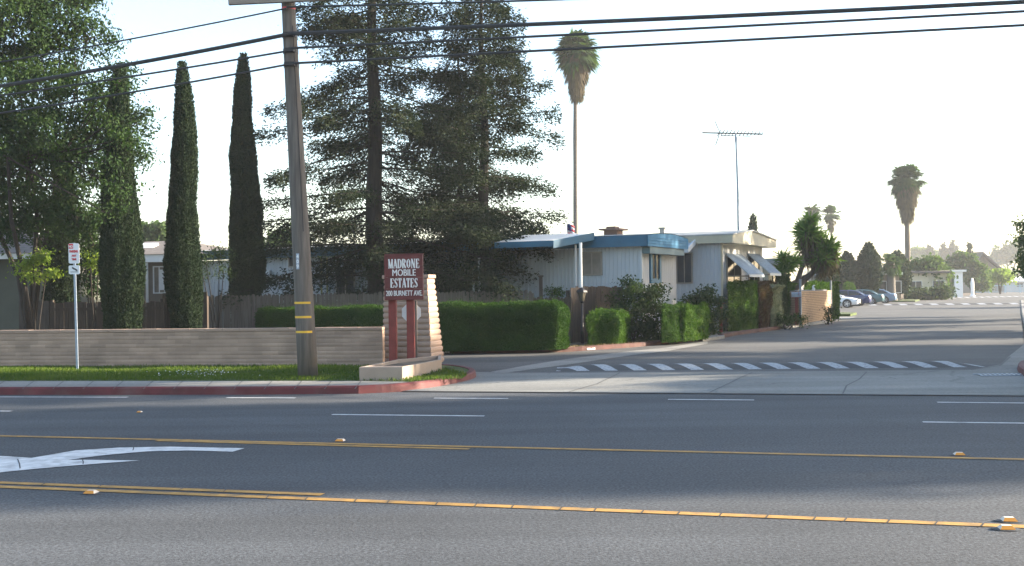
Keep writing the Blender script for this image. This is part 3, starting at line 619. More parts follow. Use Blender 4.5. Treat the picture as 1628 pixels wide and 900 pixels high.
# ------------------------------------------------------------------ no parking sign
b0 = G(123, 588, .13); t0 = P(117.5, 385, b0[1]); r = empty('parking_sign', (b0[0], b0[1], 0.12)); dx = t0[0] - b0[0]; TH = t0[2] - .12
m_sh = Matrix.Identity(4); m_sh[0][2] = dx / TH
def shb(): q = MB(); q.m = m_sh.copy(); return q
q = shb(); q.b2(-.026, .026, -.012, .012, 0, TH - .02); q.build('post', 'galv', r)
za = P(120, 387, b0[1])[2] - .12; zb = P(120, 419, b0[1])[2] - .12; zd = P(120, 422, b0[1])[2] - .12; ze = P(120, 436, b0[1])[2] - .12
def plate(z0, z1, wd, y, name):
    c = 0.025; pr = [(-wd + c, z0), (wd - c, z0), (wd, z0 + c), (wd, z1 - c), (wd - c, z1), (-wd + c, z1), (-wd, z1 - c), (-wd, z0 + c)]
    q = shb(); q.add([(x, y, z) for x, z in pr] + [(x, y + .006, z) for x, z in pr], [tuple(range(8)), tuple(range(15, 7, -1))] + [(i, i + 8, (i + 1) % 8 + 8, (i + 1) % 8) for i in range(8)]); return q.build(name, 'signwhite', r)
plate(zb, za, .125, -.022, 'sign_plate'); plate(ze, zd, .13, -.022, 'lower_plate')
hh = za - zb; xo = lambda z: dx * z / TH
q = shb(); q.b2(-.118, -.012, -.025, -.023, za - hh * .26, za - .01); q.build('red_panel', 'red', r)
text('NO', .075, 'letter', r, (xo(za) - .065, -.027, za - hh * .21), sx=.8, bold=.003)
text('PARKING', .075, 'red', r, (xo(za), -.0245, za - hh * .45), sx=.62, bold=.004)
text('ANY', .065, 'red', r, (xo(zb), -.0245, za - hh * .66), sx=.8, bold=.003)
text('TIME', .065, 'red', r, (xo(zb), -.0245, za - hh * .84), sx=.8, bold=.003)
q = shb(); zm = (zd + ze) / 2; q.box((-.02, -.0245, zm + .035), (.07, .002, .035), tilt=(R(35), 'Y')); q.box((.04, -.0245, zm + .0), (.08, .002, .035), tilt=(R(35), 'Y')); q.box((0.0, -.0245, zm - .05), (.18, .002, .012)); q.build('tow_symbol', 'black', r)
tag(r, 'narrow white and red no parking sign on a thin grey post in the grass', 'sign')

# ------------------------------------------------------------------ utility pole and cables
pB = G(490, 600, .12); PY = pB[1]
pT = P(458, 0, PY); lean = Vector((pT[0] - pB[0], 0, pT[2] - .12)); 
def polept(py):
    z = P(475, py, PY)[2]; t = (z - .12) / lean.z; return Vector((pB[0] + lean.x * t, PY, z))
PHT = 11.2; up = empty('utility_pole', (pB[0], pB[1], 0.1))
lx = lean.x / lean.z
mb = MB(); pts = [(lx * z, 0, z) for z in np.linspace(0, PHT, 12)]; rad = [.205 - .009 * z for z in np.linspace(0, PHT, 12)]; mb.tube(pts, rad, 20); mb.build('pole_shaft', 'pole', up, smooth=True)
def lz(py): return polept(py).z - .1
for py in (481.5, 504, 527.5):
    z = lz(py); mb = MB(); rr = .205 - .009 * z + .004; n = 8; vs = []
    for k in range(n + 1):
        a_ = math.pi + math.pi * (k / n) * .72 + .2; vs += [(lx * z + math.cos(a_) * rr, math.sin(a_) * rr, z - .022), (lx * z + math.cos(a_) * rr, math.sin(a_) * rr, z + .022)]
    mb.add(vs, [(2 * k, 2 * k + 2, 2 * k + 3, 2 * k + 1) for k in range(n)]); mb.build('yellow_band', 'yellow', up)
M['bandy'] = mat('band_yellow', (0.72, 0.42, 0.04), 0.6, 0.1, 5)
for o in [c for c in up.children if c.name.startswith('yellow_band')]: o.data.materials[0] = M['bandy']
z = lz(5); 
mb = MB(); mb.box((lx * z + 0.05, -.19 + .02 - .05, z + 0.02), (2.4, .09, .115), R(4), (R(-3.0), 'Y')); mb.build('crossarm', 'arm', up, bevel=.006)
z = lz(416); q = MB(); q.b2(lx * z - .08, lx * z - .022, -.215 + .009 * z - .006, -.215 + .009 * z + 0.006, z - .16, z + .16); q.build('number_plate', 'galv', up)
for k, c in enumerate('409'): text(c, .10, 'signwhite', up, (lx * z - .051, -.222 + .009 * z, z + .065 - k * .1), ext=.001, sx=.9, bold=.004)
z = lz(14); q = MB(); q.tube([(lx * z, 0, z - .02), (lx * z, 0, z + .02)], .205 - .009 * z + .004, 18); q.build('red_strap', 'red', up)
for py in (57, 82, 104):
    z = lz(py); q = MB(); q.tube([(lx * z, 0, z - .05), (lx * z, 0, z + .05)], .205 - .009 * z + .012, 14); q.box((lx * z + .0, -.17, z), (.2, .1, .07)); q.build('cable_clamp', 'black', up)
q = MB(); q.tube([(lx * z_ + .03 + .06, -.205 + .009 * z_ + .02, z_) for z_ in np.linspace(3.0, 7.2, 6)], .008, 5); q.build('ground_wire', 'black', up)
tag(up, 'weathered wooden utility pole with three yellow bands leaning slightly left on the verge', 'utility pole', 'utility poles carrying the cables')
far1 = copy_tree(up); far1.location = (46, 15.5, 0.1); tag(far1, 'next utility pole down the road beyond the right edge')
far2 = copy_tree(up); far2.location = (-48, 31, 0.1); tag(far2, 'next utility pole up the road beyond the left edge')
def wire(py_pole, px_end, py_end, B, rad, side, label, y0=-.2):
    A = polept(py_pole) + Vector((0, y0, 0)); Bv = Vector((B[0], B[1], 0))
    # where does the vertical plane A-B meet the sight line of the end pixel
    D = Vector((Bv.x - A.x, Bv.y - A.y)); L = D.length; D.normalize()
    s, z0 = onwall(px_end, py_end, (A.x, A.y), (D.x, D.y)); s /= L
    sag = (A.z - z0 + (Bz[side] - A.z) * s) / (4 * s * (1 - s))
    pts = [A + (Vector((Bv.x, Bv.y, Bz[side])) - A) * t - Vector((0, 0, 4 * sag * t * (1 - t))) for t in np.linspace(0, 1, 60)]
    q = MB(); base = pts[0]; q.tube([p - base for p in pts], rad, 6); o = q.build('overhead_cable', 'wire', loc=base); tag(o, label, 'cable', 'overhead cables on the utility pole'); print('wire', py_pole, 'sag', round(sag, 2))
Bz = {'r': 7.3, 'l': 7.3}
RB, LB = (45.8, 15.4), (-48, 30.8)
for (pp, pe, z_) in ((57, 3, 7.9), (80, 18, 7.5), (104, 40, 7.1)):
    Bz['r'] = z_; wire(pp, 1628, pe, RB, .040 if pp == 57 else .024, 'r', {57: 'thickest black overhead cable right of the pole', 80: 'middle thin black overhead cable right of the pole', 104: 'lowest thin black overhead cable right of the pole'}[pp])
Bz['r'] = 8.6; wire(15, 870, 0, RB, .02, 'r', 'topmost thin overhead cable right of the pole leaving the frame')
for (pp, pe, z_, rr) in ((58, 137, 6.9, .04), (84, 152, 6.7, .02), (105, 180, 6.3, .02)):
    Bz['l'] = z_; wire(pp, 0, pe, LB, rr, 'l', {58: 'thickest overhead cable left of the pole', 84: 'second thin overhead cable left of the pole', 105: 'lowest thin overhead cable left of the pole'}[pp])
Bz['l'] = 7.4; wire(17, 165, 70, LB, .016, 'l', 'topmost thin overhead cable left of the pole')

# ------------------------------------------------------------------ plants
def tree_root(name, x, y, z=0.0): return empty(name, (x, y, z))
def conifer(x, y, H, Lmax, z0, label, name='redwood_tree', trunk_r=.3, dens=1.0, leaf=(.125, .045), droop=.25, seed=1, lean=0.0, group=None, zfull=None, power=.75):
    rnd = random.Random(seed); r = tree_root(name, x, y); mb = MB()
    zs = np.linspace(0, H, 14); mb.tube([(lean * z + .05 * math.sin(z), .04 * math.cos(z * .8), z) for z in zs], [trunk_r * (1 - z / H) ** .8 + .02 for z in zs], 12)
    P_, D_ = [], []; z = z0
    while z < H - .15:
        t = z / H; L0 = Lmax * max(.04, (1 - t)) ** power * (0.55 + .45 * min(1, (z - z0) / 1.5 + .4))
        for _ in range(3):
            az = rnd.uniform(0, 6.283); L = L0 * rnd.uniform(.45, 1.15); dz = rnd.uniform(-.28, .36) * (0.45 + t * .7) - droop * .3
            n_ = max(4, int(L * 3)); pts = []
            for k in range(n_ + 1):
                q_ = k / n_; bend = -droop * L * q_ * q_ * (1 - t * .7) + .12 * L * q_ ** 3
                pts.append(Vector((lean * z + math.cos(az + .12 * q_ * rnd.uniform(-1, 1)) * L * q_, math.sin(az) * L * q_, z + dz * L * q_ + bend)))
            if L > .5: mb.tube(pts, [max(.006, .028 * L / 3 * (1 - k / (n_ + 1)) + .006) for k in range(n_ + 1)], 4, caps=False)
            m_ = int(205 * L * dens); u = rng.beta(1.95, 1.0, m_) * n_; i = np.minimum(u.astype(int), n_ - 1); fr = (u - i)[:, None]
            pa = np.array([list(p) for p in pts]); pp = pa[i] * (1 - fr) + pa[i + 1] * fr
            wd2 = (.10 + .34 * np.sin(np.clip(u / n_, 0, 1) * 2.6) * min(1, L / 2.2))[:, None]
            side = np.array([[-math.sin(az), math.cos(az), 0]]); k_ = rng.integers(-3, 4, (m_, 1)) / 3.0 + rng.normal(0, .12, (m_, 1)); sgn = np.sign(k_ + 1e-6)
            off_ = side * k_ * wd2 + rng.normal(0, 1, (m_, 3)) * [.09, .09, .13]; off_[:, 2] -= np.abs(k_[:, 0]) * .34 * rng.uniform(.2, 1, m_)
            P_.append(pp + off_); D_.append(side * sgn * .9 + np.array([[math.cos(az), math.sin(az), -.35]]))
        z += .25 * rnd.uniform(.4, 1.7)
    v, f = leaf_quads(np.concatenate(P_), leaf[0], leaf[1], np.concatenate(D_) * .8, .6)
    mb.build('trunk', 'bark', r); np_mesh('crown', v, f, 'redwood', r); tag(r, label, 'tree', group); return r
def at(px, Y): return P(px, 461, Y)[0]
g_ = 'redwoods behind the wooden fence'
conifer(at(598, 40), 40, 17.6, 6.3, 1.9, 'big redwood tree with the thickest trunk right of the utility pole', seed=3, trunk_r=.36, dens=1.35, group=g_, power=.66)
conifer(at(772, 40.5), 40.5, 13.5, 4.4, 2.0, 'pointed redwood tree nearest the blue trimmed carport', seed=5, trunk_r=.26, dens=1.3, group=g_, power=.55)
conifer(at(735, 41.5), 41.5, 11.6, 3.7, 2.3, 'slim redwood between the two bigger redwoods', seed=8, trunk_r=.14, dens=1.1, group=g_, power=.6)

def cypress(x, y, H, wmax, label, bot=0.15, seed=1, m='cypress', dens=5200, name='cypress_tree', group='columnar cypress trees', leaf=(.07, .032), shape='spire', z=0.0, sub=1.0, cat='tree'):
    r = tree_root(name, x, y, z)
    def rad(t):
        if shape == 'spire': return wmax / 2 * np.clip(np.minimum(1, .62 + t * 1.5) * np.clip(1.01 - t, 0, 1) ** .48, .02, 1)
        return wmax / 2 * np.sin(np.clip(t * .93 + .07, 0, 1) * math.pi) ** .7 * (1 - .35 * t) + .02
    def fn(th, t):
        rr = rad(t); p_ = np.column_stack([np.cos(th) * rr, np.sin(th) * rr, bot + t * (H - bot)])
        k = 1 + .10 * wave(p_ * [1, 1, .5], 1.6, seed + 5) + .12 * wave(p_, 3.2, seed) + .08 * wave(p_ * [1, 1, .6], 9, seed + 9) + .06 * np.cos(th * 9 + seed + 1.6 * np.sin(p_[:, 2] * 1.1 + seed))
        p_[:, 0] *= k; p_[:, 1] *= k; p_[:, 0] += .05 * np.sin(p_[:, 2] * .9 + seed); return p_
    v, f = tube_grid(28, int(14 + H * 5), fn)
    n = int(dens * H * wmax); p_, nn = sample_quads(v, f, n)
    p_ = p_ + nn * rng.uniform(-.03, .05, (n, 1)) * sub
    lv, lf = leaf_quads(p_, leaf[0], leaf[1], nn * .75 + np.array([0, 0, 1.0]), .45)
    vv, ff = join((v * [0.97, .97, 1], f), (lv, lf))
    np_mesh('crown', vv, ff, m, r); MB().tube([(0, 0, 0), (0, 0, max(bot, .1) + .8)], [.13 * wmax + .02, .1 * wmax], 8).build('trunk', 'bark', r)
    tag(r, label, cat, group); return r
def top_z(px, py, Y): return P(px, py, Y)[2]
cypress(at(294, 31.5), 31.5, top_z(282, 99, 31.5), 1.02, 'tall thin cypress, left of the two free standing cypresses', seed=2)
cypress(at(391, 38.5), 38.5, top_z(381, 86, 38.5), 1.22, 'tall thin cypress nearest the utility pole, standing behind the fence', seed=4)
cypress(at(193, 29.9), 29.9, top_z(178, 103, 29.9), 1.15, 'cypress column with yellowish top half hidden in the leafy tree', seed=6, m='cypress')
cypress(at(101, 34), 34, top_z(101, 250, 34), 1.15, 'dark short cypress behind the no parking sign', seed=9)

def broadleaf(x, y, trunkpts, clumps, leafm, label, n_leaf, leaf=(.13, .07), name='leafy_tree', cat='tree', seed=1, group=None, sig=.33, barkm='bark', z=0.0, trunk_r=.09):
    """clumps: list of (center, radius) lobes; leaves sit on twig clusters inside lobes"""
    rnd = np.random.default_rng(seed); r = tree_root(name, x, y, z); mb = MB(); tot = sum(c[1] ** 2.2 for c in clumps); P_ = []
    for tp in trunkpts: mb.tube(tp, [trunk_r * (1 - .75 * i / len(tp)) for i in range(len(tp))], 7)
    tips = [Vector(t[-1]) for t in trunkpts]
    for (c, rad) in clumps:
        c = np.array(c, float); n_ = int(n_leaf * rad ** 2.2 / tot); nt_ = max(3, n_ // 70)
        d = unit(rnd.normal(size=(nt_, 3))) * rnd.uniform(.25, 1.0, (nt_, 1)) ** .45 * rad * np.array([1, 1, .8]); tc_ = c + d
        near = min(tips, key=lambda t: (t - Vector(c)).length)
        mid = (near + Vector(c)) / 2 + Vector((0, 0, -.1 * rad)); mb.tube([near, mid, Vector(c)], [trunk_r * .35, trunk_r * .25, trunk_r * .18], 5, caps=False)
        for q in tc_[:: max(1, nt_ // 14)]: mb.tube([Vector(c), Vector(c) * .5 + Vector(q) * .5 + Vector((0, 0, .05)), Vector(q)], [trunk_r * .15, trunk_r * .1, .006], 4, caps=False)
        i = rnd.integers(0, nt_, n_); g = rnd.normal(size=(n_, 3)) * sig * np.array([1, 1, .62]); P_.append(tc_[i] + g)
    P_ = np.concatenate(P_); v, f = leaf_quads(P_, leaf[0], leaf[1], np.tile((0, 0, -.35), (len(P_), 1)), .8)
    mb.build('trunk', barkm, r); np_mesh('crown', v, f, leafm, r); tag(r, label, cat, group); return r
# the big leafy tree at the left
bx, by = at(48, 31), 31.0
def rel(px, py, Y): p_ = P(px, py, Y); return (p_[0] - bx, p_[1] - by, p_[2])
stems = []
for a_, pxs in enumerate(([45, 38, 18, 12], [48, 52, 60, 45], [52, 62, 78, 95], [42, 30, -10, -40], [50, 55, 70, 130])):
    ys = [524, 440, 350, 250]; stems.append([rel(px, py, 31 + (a_ - 2) * .3 * i) for i, (px, py) in enumerate(zip(pxs, ys))])
cl = [(rel(180, 190, 29.4), .32), (rel(165, 260, 29.3), .34), (rel(192, 300, 29.3), .36), (rel(172, 340, 29.2), .34), (rel(205, 225, 29.5), .3), (rel(160, 150, 29.5), .36), (rel(190, 130, 29.6), .25), (rel(178, 225, 29.2), .3)]
rr_ = random.Random(4)
lob = [(20, 40, 1.35, -.5), (95, 30, 1.2, .3), (-60, 60, 1.6, 0), (60, 110, 1.2, .8), (140, 60, .75, 0), (0, 150, 1.3, -1), (-70, 190, 1.5, 0), (120, 150, .95, -.6), (50, 210, 1.2, .5), (170, 185, .85, -.8), (200, 240, .65, -1), (225, 190, .5, -.9), (130, 250, .95, -.5), (10, 280, 1.2, 0), (80, 300, .9, -.6), (170, 300, .8, -.9), (225, 255, .3, -1.0), (-60, 300, 1.4, 0), (50, 350, .75, 0), (120, 345, .65, -.7), (190, 345, .5, -1), (10, 360, .7, .5), (40, -60, 1.5, 0), (110, -40, 1.1, .5), (-40, -40, 1.6, .5), (195, 130, .55, -1), (150, 390, .38, -.5), (20, -150, 1.4, .3), (35, 335, .9, -.5), (80, 225, 1.0, -1.2), (150, 215, .7, -1.3), (-20, 225, 1.1, -1.3)]
for (px, py, rad, dy) in lob: dy = dy if px < 130 else abs(dy) + .4; cl.append((rel(px, py, 31 + dy), rad))
broadleaf(bx, by, stems, cl, 'broad', 'big leafy tree with several thin stems at the left edge', 115000, (.11, .052), seed=2, sig=.20, trunk_r=.085)
# pale sprouts at its foot
sx_ = at(55, 30.5)
def small_plant(px, py_b, Y, blobs, m, label, n, name='young_shrub', leaf=(.08, .04), sig=.12, barkm='bark', group=None, cat='shrub'):
    x = at(px, Y); cl = []
    for (bx_, by_, rad) in blobs: q = P(bx_, by_, Y); cl.append(((q[0] - x, random.uniform(-.3, .3), q[2]), rad))
    st = [[(random.uniform(-.1, .1), 0, 0), (c[0] * .4, c[1] * .5, c[2] * .5), c] for c, _ in cl[:4]]
    return broadleaf(x, Y, st, cl, m, label, n, leaf, name=name, cat=cat, seed=int(px), sig=sig, trunk_r=.025, barkm=barkm, group=group)
small_plant(55, 520, 30.2, [(35, 425, .32), (58, 420, .33), (70, 435, .3), (45, 440, .28), (62, 408, .22)], 'bright', 'young bright green shrub among the thin stems at left', 1500, leaf=(.09, .045))
small_plant(150, 520, 33, [(140, 412, .28), (155, 420, .3), (148, 405, .25)], 'bright', 'bright green sprouting shrub between the two left cypresses', 900, leaf=(.09, .045))
small_plant(146, 520, 34.5, [(140, 340, .5), (150, 365, .5), (138, 385, .45), (158, 390, .45), (128, 360, .4), (160, 345, .4), (150, 410, .4), (135, 425, .4), (158, 435, .35), (145, 455, .35)], 'broad', 'leafy dark understorey shrub between the no parking sign and cypress column', 5200, name='wild_shrub', leaf=(.12, .06), sig=.18)
small_plant(345, 470, 36, [(330, 420, .35), (345, 415, .4), (352, 432, .3), (325, 435, .28), (340, 400, .25), (352, 400, .25)], 'shrub', 'spindly shrub between the two free standing cypresses', 1100, sig=.16)

def hedge(poly_world, z0, H, m, label, dens=2200, seed=1, leaf=(.048, .026), rough=.10, name='clipped_hedge', group=None, roundt=.2, kind=None, cat='hedge'):
    """poly: 4 corner points (front-left, front-right, back-right, back-left)"""
    A, B, C, D = [np.array(p, float) for p in poly_world]; c = (A + B + C + D) / 4
    r = empty(name, (c[0], c[1], z0)); A, B, C, D = A - c, B - c, C - c, D - c
    nz = max(6, int(H / .1)); rings = []
    per = []
    for (p, q) in ((A, B), (B, C), (C, D), (D, A)):
        k = max(3, int(np.linalg.norm(q - p) / .12)); per += [p + (q - p) * t for t in np.linspace(0, 1, k, endpoint=False)]
    per = np.array(per); cen = per.mean(0); ns = len(per)
    nrm = unit(np.column_stack([np.roll(per, -1, 0) - np.roll(per, 1, 0), np.zeros(ns)])); nrm = np.column_stack([nrm[:, 1], -nrm[:, 0], np.zeros(ns)])
    if (nrm[:, :2] * (per - cen)).sum() < 0: nrm = -nrm
    vs = []; ts = list(np.linspace(0, 1, nz)); ins = [0] * nz
    for j_, t in enumerate(ts):
        edge = max(0, t - (1 - roundt)) / roundt; inset = roundt * H * .5 * (1 - math.sqrt(max(0, 1 - edge * edge))) + .03 * (1 - t)
        vs.append(np.column_stack([per - nrm[:, :2] * inset, np.full(ns, t * H)]))
    for s_ in (.82, .6, .35, .1, .0):
        last = vs[nz - 1]; L = last.copy(); short = (A + D) / 2; lo = (B + C) / 2; ax = lo - short; al = np.linalg.norm(ax) + 1e-9; ax = ax / al
        rel_ = L[:, :2] - short; tt = np.clip(rel_ @ ax, .2 * 1, max(.21, al - .2)); cp = short + ax * tt[:, None]; L[:, :2] = cp + (L[:, :2] - cp) * s_; L[:, 2] += .02 * (1 - s_); vs.append(L)
    v = np.concatenate(vs); nr = len(vs); f = np.array([(i * ns + k, i * ns + (k + 1) % ns, (i + 1) * ns + (k + 1) % ns, (i + 1) * ns + k) for i in range(nr - 1) for k in range(ns)])
    cc = np.array([cen[0], cen[1], H / 2]); dirn = np.concatenate([nrm] * nz + [np.tile((0, 0, 1.0), (ns, 1))] * 5)
    v = v + dirn * ((wave(v, 2.6, seed) * rough + wave(v, 8, seed + 3) * rough * .5))[:, None]
    area = (np.linalg.norm(B - A) * 2 + np.linalg.norm(C - B) * 2) * H + np.linalg.norm(B - A) * np.linalg.norm(C - B)
    n = int(area * dens); p_, nn = sample_quads(v, f, n); nn = np.where((nn * (p_ - cc)).sum(1, keepdims=True) < 0, -nn, nn)
    p_ = p_ + nn * (rng.uniform(-.03, .045, (n, 1)) + np.where(rng.uniform(size=(n, 1)) < .05, rng.exponential(.05, (n, 1)), 0)); lv, lf = leaf_quads(p_, leaf[0], leaf[1], nn * .8 + [0, 0, .3], .75)
    vv, ff = join((v, f), (lv, lf)); o = np_mesh('foliage', vv, ff, m, r)
    MB().tube([(0, 0, -.05), (0, 0, H * .5)], .05, 6).build('stem', 'bark', r)
    tag(r, label, cat, group); return r
def hb(px0, py0, px1, py1, ptop, depth, m, label, dirx=None, **k):
    """hedge from two ground pixels of its front foot, top pixel above the first, depth along the street direction"""
    a_ = np.array(G(px0, py0, .1)); b_ = np.array(G(px1, py1, .1)); u = np.array(dirx if dirx else (.35, .94)); depth = min(depth, 1.8 * np.linalg.norm(b_ - a_)); wf = np.linalg.norm(b_ - a_); b_ = b_ - (b_ - a_) / wf * min(u[0] * depth * .8, wf * .3); H = P(px0, ptop, a_[1])[2] - .1
    return hedge([a_, b_, b_ + u * depth, a_ + u * depth], .1, H, m, label, **k)
hg = 'clipped hedges along the planting bed'
hb(690, 559, 903, 556, 487, 1.0, 'hedge', 'long clipped green hedge right of the stone pylon', seed=3, group=hg, dens=2600)
h0 = G(560, 561, .1); hedge([(at(404, 35.5), 35.5), (h0[0] + 1.6, h0[1] + .6), (h0[0] + 1.8, h0[1] + 1.6), (at(404, 35.5) + .1, 36.6)], .1, P(500, 491, 35)[2] - .1, 'hedge', 'clipped hedge top showing over the block wall left of the entrance sign', seed=4, group=hg, dens=2200)
hb(933, 549, 1000, 547, 499, 1.3, 'hedge2', 'small squat clipped hedge right of the black lantern', seed=5, group=hg, roundt=.25)
hb(1052, 545, 1087, 543, 487, 1.2, 'hedge', 'left of two square clipped bushes before the blue trimmed home', seed=6, group=hg, roundt=.2)
hb(1085, 543, 1122, 539, 489, 1.1, 'hedge2', 'right of two square clipped bushes at the driveway', seed=7, group=hg, roundt=.2)
hb(1159, 527, 1208, 523, 450, 1.5, 'hedge2', 'tall square clipped hedge in front of the window awnings', seed=8, group=hg, roundt=.08)
hb(1208, 523, 1228, 521, 451, 1.6, 'redleaf', 'reddish leaved hedge beside the tall square hedge', seed=9, group=hg, roundt=.2, rough=.09)
hb(1226, 521, 1240, 519, 455, 1.4, 'pale', 'pale variegated shrub between the red hedge and dark hedge', seed=10, group=hg, roundt=.3, rough=.12, dens=1100)
hb(1236, 518, 1252, 516.5, 437, 3.0, 'shrub', 'tall dark hedge at the end of the bed near the mailbox', seed=11, group=hg, roundt=.12, rough=.08)
hb(1250, 516, 1261, 515, 452, 1.8, 'hedge2', 'narrow yellow green hedge against the dark hedge', seed=12, group=hg, roundt=.2)
small_plant(1010, 550, 36.5, [(990, 470, .45), (1015, 465, .5), (1035, 475, .45), (1000, 500, .6), (1030, 505, .6), (1050, 500, .4), (985, 520, .5), (1015, 530, .6), (1045, 520, .5), (1005, 452, .3), (1045, 460, .28), (1022, 545, .4), (985, 545, .35), (1045, 540, .4)], 'shrub', 'dark wild shrub in front of the blue trimmed home corner', 9500, name='wild_shrub', leaf=(.10, .055), sig=.15)
small_plant(1118, 535, 40.5, [(1115, 470, .4), (1130, 475, .4), (1105, 490, .45), (1125, 500, .55), (1140, 500, .4), (1110, 515, .5), (1135, 520, .45), (1122, 462, .25), (1098, 478, .3)], 'shrub', 'dark shrub beside the red mailbox post', 6000, name='wild_shrub', leaf=(.10, .055), sig=.15)
small_plant(755, 480, 40, [(780, 395, .5), (800, 400, .5), (820, 395, .45), (760, 400, .45), (835, 385, .4), (795, 415, .35), (775, 420, .35), (740, 425, .35)], 'shrub', 'drooping dark shrub over the fence under the pointed redwood', 4000, name='wild_shrub', leaf=(.12, .05), sig=.2)
small_plant(738, 480, 41, [(733, 445, .22), (737, 455, .2)], 'bright', 'small bright green shoot by the air conditioner', 260)
small_plant(875, 475, 38, [(878, 464, .22), (888, 466, .2)], 'hedge2', 'low green bush peeking over the fence', 500)
small_plant(1315, 508, 52, [(1317, 500, .3), (1320, 490, .22), (1325, 505, .25)], 'shrub', 'small weedy bush at the brick enclosure corner', 900)
small_plant(1250, 515, 47, [(1245, 510, .35), (1260, 512, .35), (1275, 511, .3), (1235, 505, .3)], 'hedge', 'low groundcover bush at the mailbox foot', 1500)
# dry grass tufts and leaf litter in bed
p = []
for _ in range(5200):
    t = random.random(); i = random.choice(range(len(BE) - 1)); a_ = Vector(BE[i]); b_ = Vector(BE[i + 1]); q = a_.lerp(b_, t) + Vector((.3, .94)) * random.uniform(.15, 1.3)
    if q.x > -3.5: p.append((q.x, q.y, .09))
v, f = leaf_quads(np.array(p), .07, .03, np.tile((0, 0, .35), (len(p), 1)), .7)
M['litter'] = foliage('leaf_litter', (0.10, 0.065, 0.04), (0.22, 0.17, 0.09), 2, .1)
tag(np_mesh('leaf_litter', v, f, 'litter'), 'dry brown leaf litter and tufts along the bed edging', 'leaf litter', kind='stuff')

# ------------------------------------------------------------------ wooden fences
def fence(A, B, H, label, m='fence', seed=1, style='dog', rail=False, low=False):
    rnd = random.Random(seed); A = Vector(A); B = Vector(B); L = (B - A).length; r = empty('wooden_fence', (A.x, A.y, 0.05), math.atan2(B.y - A.y, B.x - A.x)); x = 0; mb = MB()
    while x < L:
        wd = .14; h = H + rnd.uniform(-.03, .03); y = rnd.uniform(-.006, .006); t = rnd.uniform(-.012, .012)
        if style == 'dog': pr = [(0, 0), (wd - .008, 0), (wd - .008, h - .06), (wd * .78, h - .012), (wd * .5, h), (wd * .2, h - .012), (0, h - .06)]
        else: pr = [(0, 0), (wd - .008, 0), (wd - .008, h), (0, h)]
        k = len(pr); mb.add([(x + a_ + t * z / H, y - .01, z) for a_, z in pr] + [(x + a_ + t * z / H, y + .01, z) for a_, z in pr], [tuple(range(k)), tuple(range(2 * k - 1, k - 1, -1))] + [(i, i + k, (i + 1) % k + k, (i + 1) % k) for i in range(k)]); x += wd
    mb.build('pickets', m, r)
    for z in ((.35, H - .35) if not rail else (.35, H - .2)):
        q = MB()
        if rail: q.b2(0, L, -.055, -.018, z - .045, z + .045)
        else: q.b2(0, L, .018, .055, z - .045, z + .045)
        q.build('rail', m, r)
    for k in range(int(L / 2.4) + 2):
        xx = min(k * 2.4, L); MB().b2(xx - .045, xx + .045, .057, .15, 0, H - (.1 if not rail else -.08)).build('post', m, r)
    tag(r, label, 'fence', 'weathered wooden fences'); return r
fA = (at(322, 37.4), 37.4); fB = (at(846, 36.6), 36.6); fC = (at(905, 36.0), 36.0); fD = (at(908, 36.4), 36.4); fE = (at(1000, 38.6), 38.6)
FH = P(400, 468.5, 37.3)[2] - .05
fence(fA, (at(600, 37), 37.0), FH, 'long grey dog eared fence behind the block wall and utility pole', seed=1)
fence((at(600, 37) + .03, 37.0), fB, FH + .02, 'grey dog eared fence above the long hedge right of the sign', seed=2)
fence((fB[0] + .03, fB[1]), fC, P(870, 472, 36.3)[2] - .05, 'short weathered brown fence run between long hedge and black lantern', m='fence2', seed=3)
fence((fC[0] + .04, fC[1]), fE, P(960, 456, 37.5)[2] - .05, 'flat topped brown fence behind the small squat hedge', m='fence2', seed=4, style='flat')
fence((at(258, 33.3), 33.3), (at(325, 32.9), 32.9), P(300, 466, 33)[2] - .05, 'dark fence panel behind the left free standing cypress', m='fence2', seed=5, style='flat')
fence((at(80, 33.2), 33.2), (at(256, 33), 33.0), P(180, 484, 33)[2] + .02, 'lower brown fence with an exposed rail between the left cypresses', m='fence2', seed=6, style='flat', rail=True)
fence((at(30, 33.8), 33.8), (at(78, 33.3), 33.3), P(50, 478, 32.5)[2] - .05, 'dark fence corner beside the many stemmed tree', m='fence2', seed=7, style='flat')
# two taller posts in the fence
for px, py, Y, lab in ((860, 440, 37.2, 'taller dark wooden post rising behind the fence left of the lantern'),):
    q = MB(); h = P(px, py, Y)[2]; q.box((0, 0, h / 2), (.12, .12, h)); q.box((0, 0, h + .02), (.18, .18, .05)); tag(q.build('garden_post', 'fence2', loc=(at(px, Y), Y, 0)), lab, 'post')

# ------------------------------------------------------------------ houses
DX, DY = Vector((.893, -.45)), Vector((.45, .893)); RZ = math.atan2(-.45, .893)
def corr(mb, x0, x1, z0, z1, y, pitch=.15, depth=.025, axis='x'):
    """ribbed sheet facing -y (axis x) or +x (axis y: x0..x1 run along local y at local x = y)"""
    n = int(abs(x1 - x0) / pitch); vs = []; fs = []
    for i in range(n + 1):
        x = x0 + (x1 - x0) * i / n; w_ = (x1 - x0) / n
        for (dx_, dd) in ((0, 0), (.12, depth), (.30, depth), (.42, 0)):
            if i == n and dx_ > 0: continue
            xx = x + dx_ * w_
            if axis == 'x': vs += [(xx, y - dd, z0), (xx, y - dd, z1)]
            else: vs += [(y + dd, xx, z0), (y + dd, xx, z1)]
    k = len(vs) // 2; fs = [(2 * i, 2 * i + 2, 2 * i + 3, 2 * i + 1) for i in range(k - 1)]; mb.add(vs, fs)
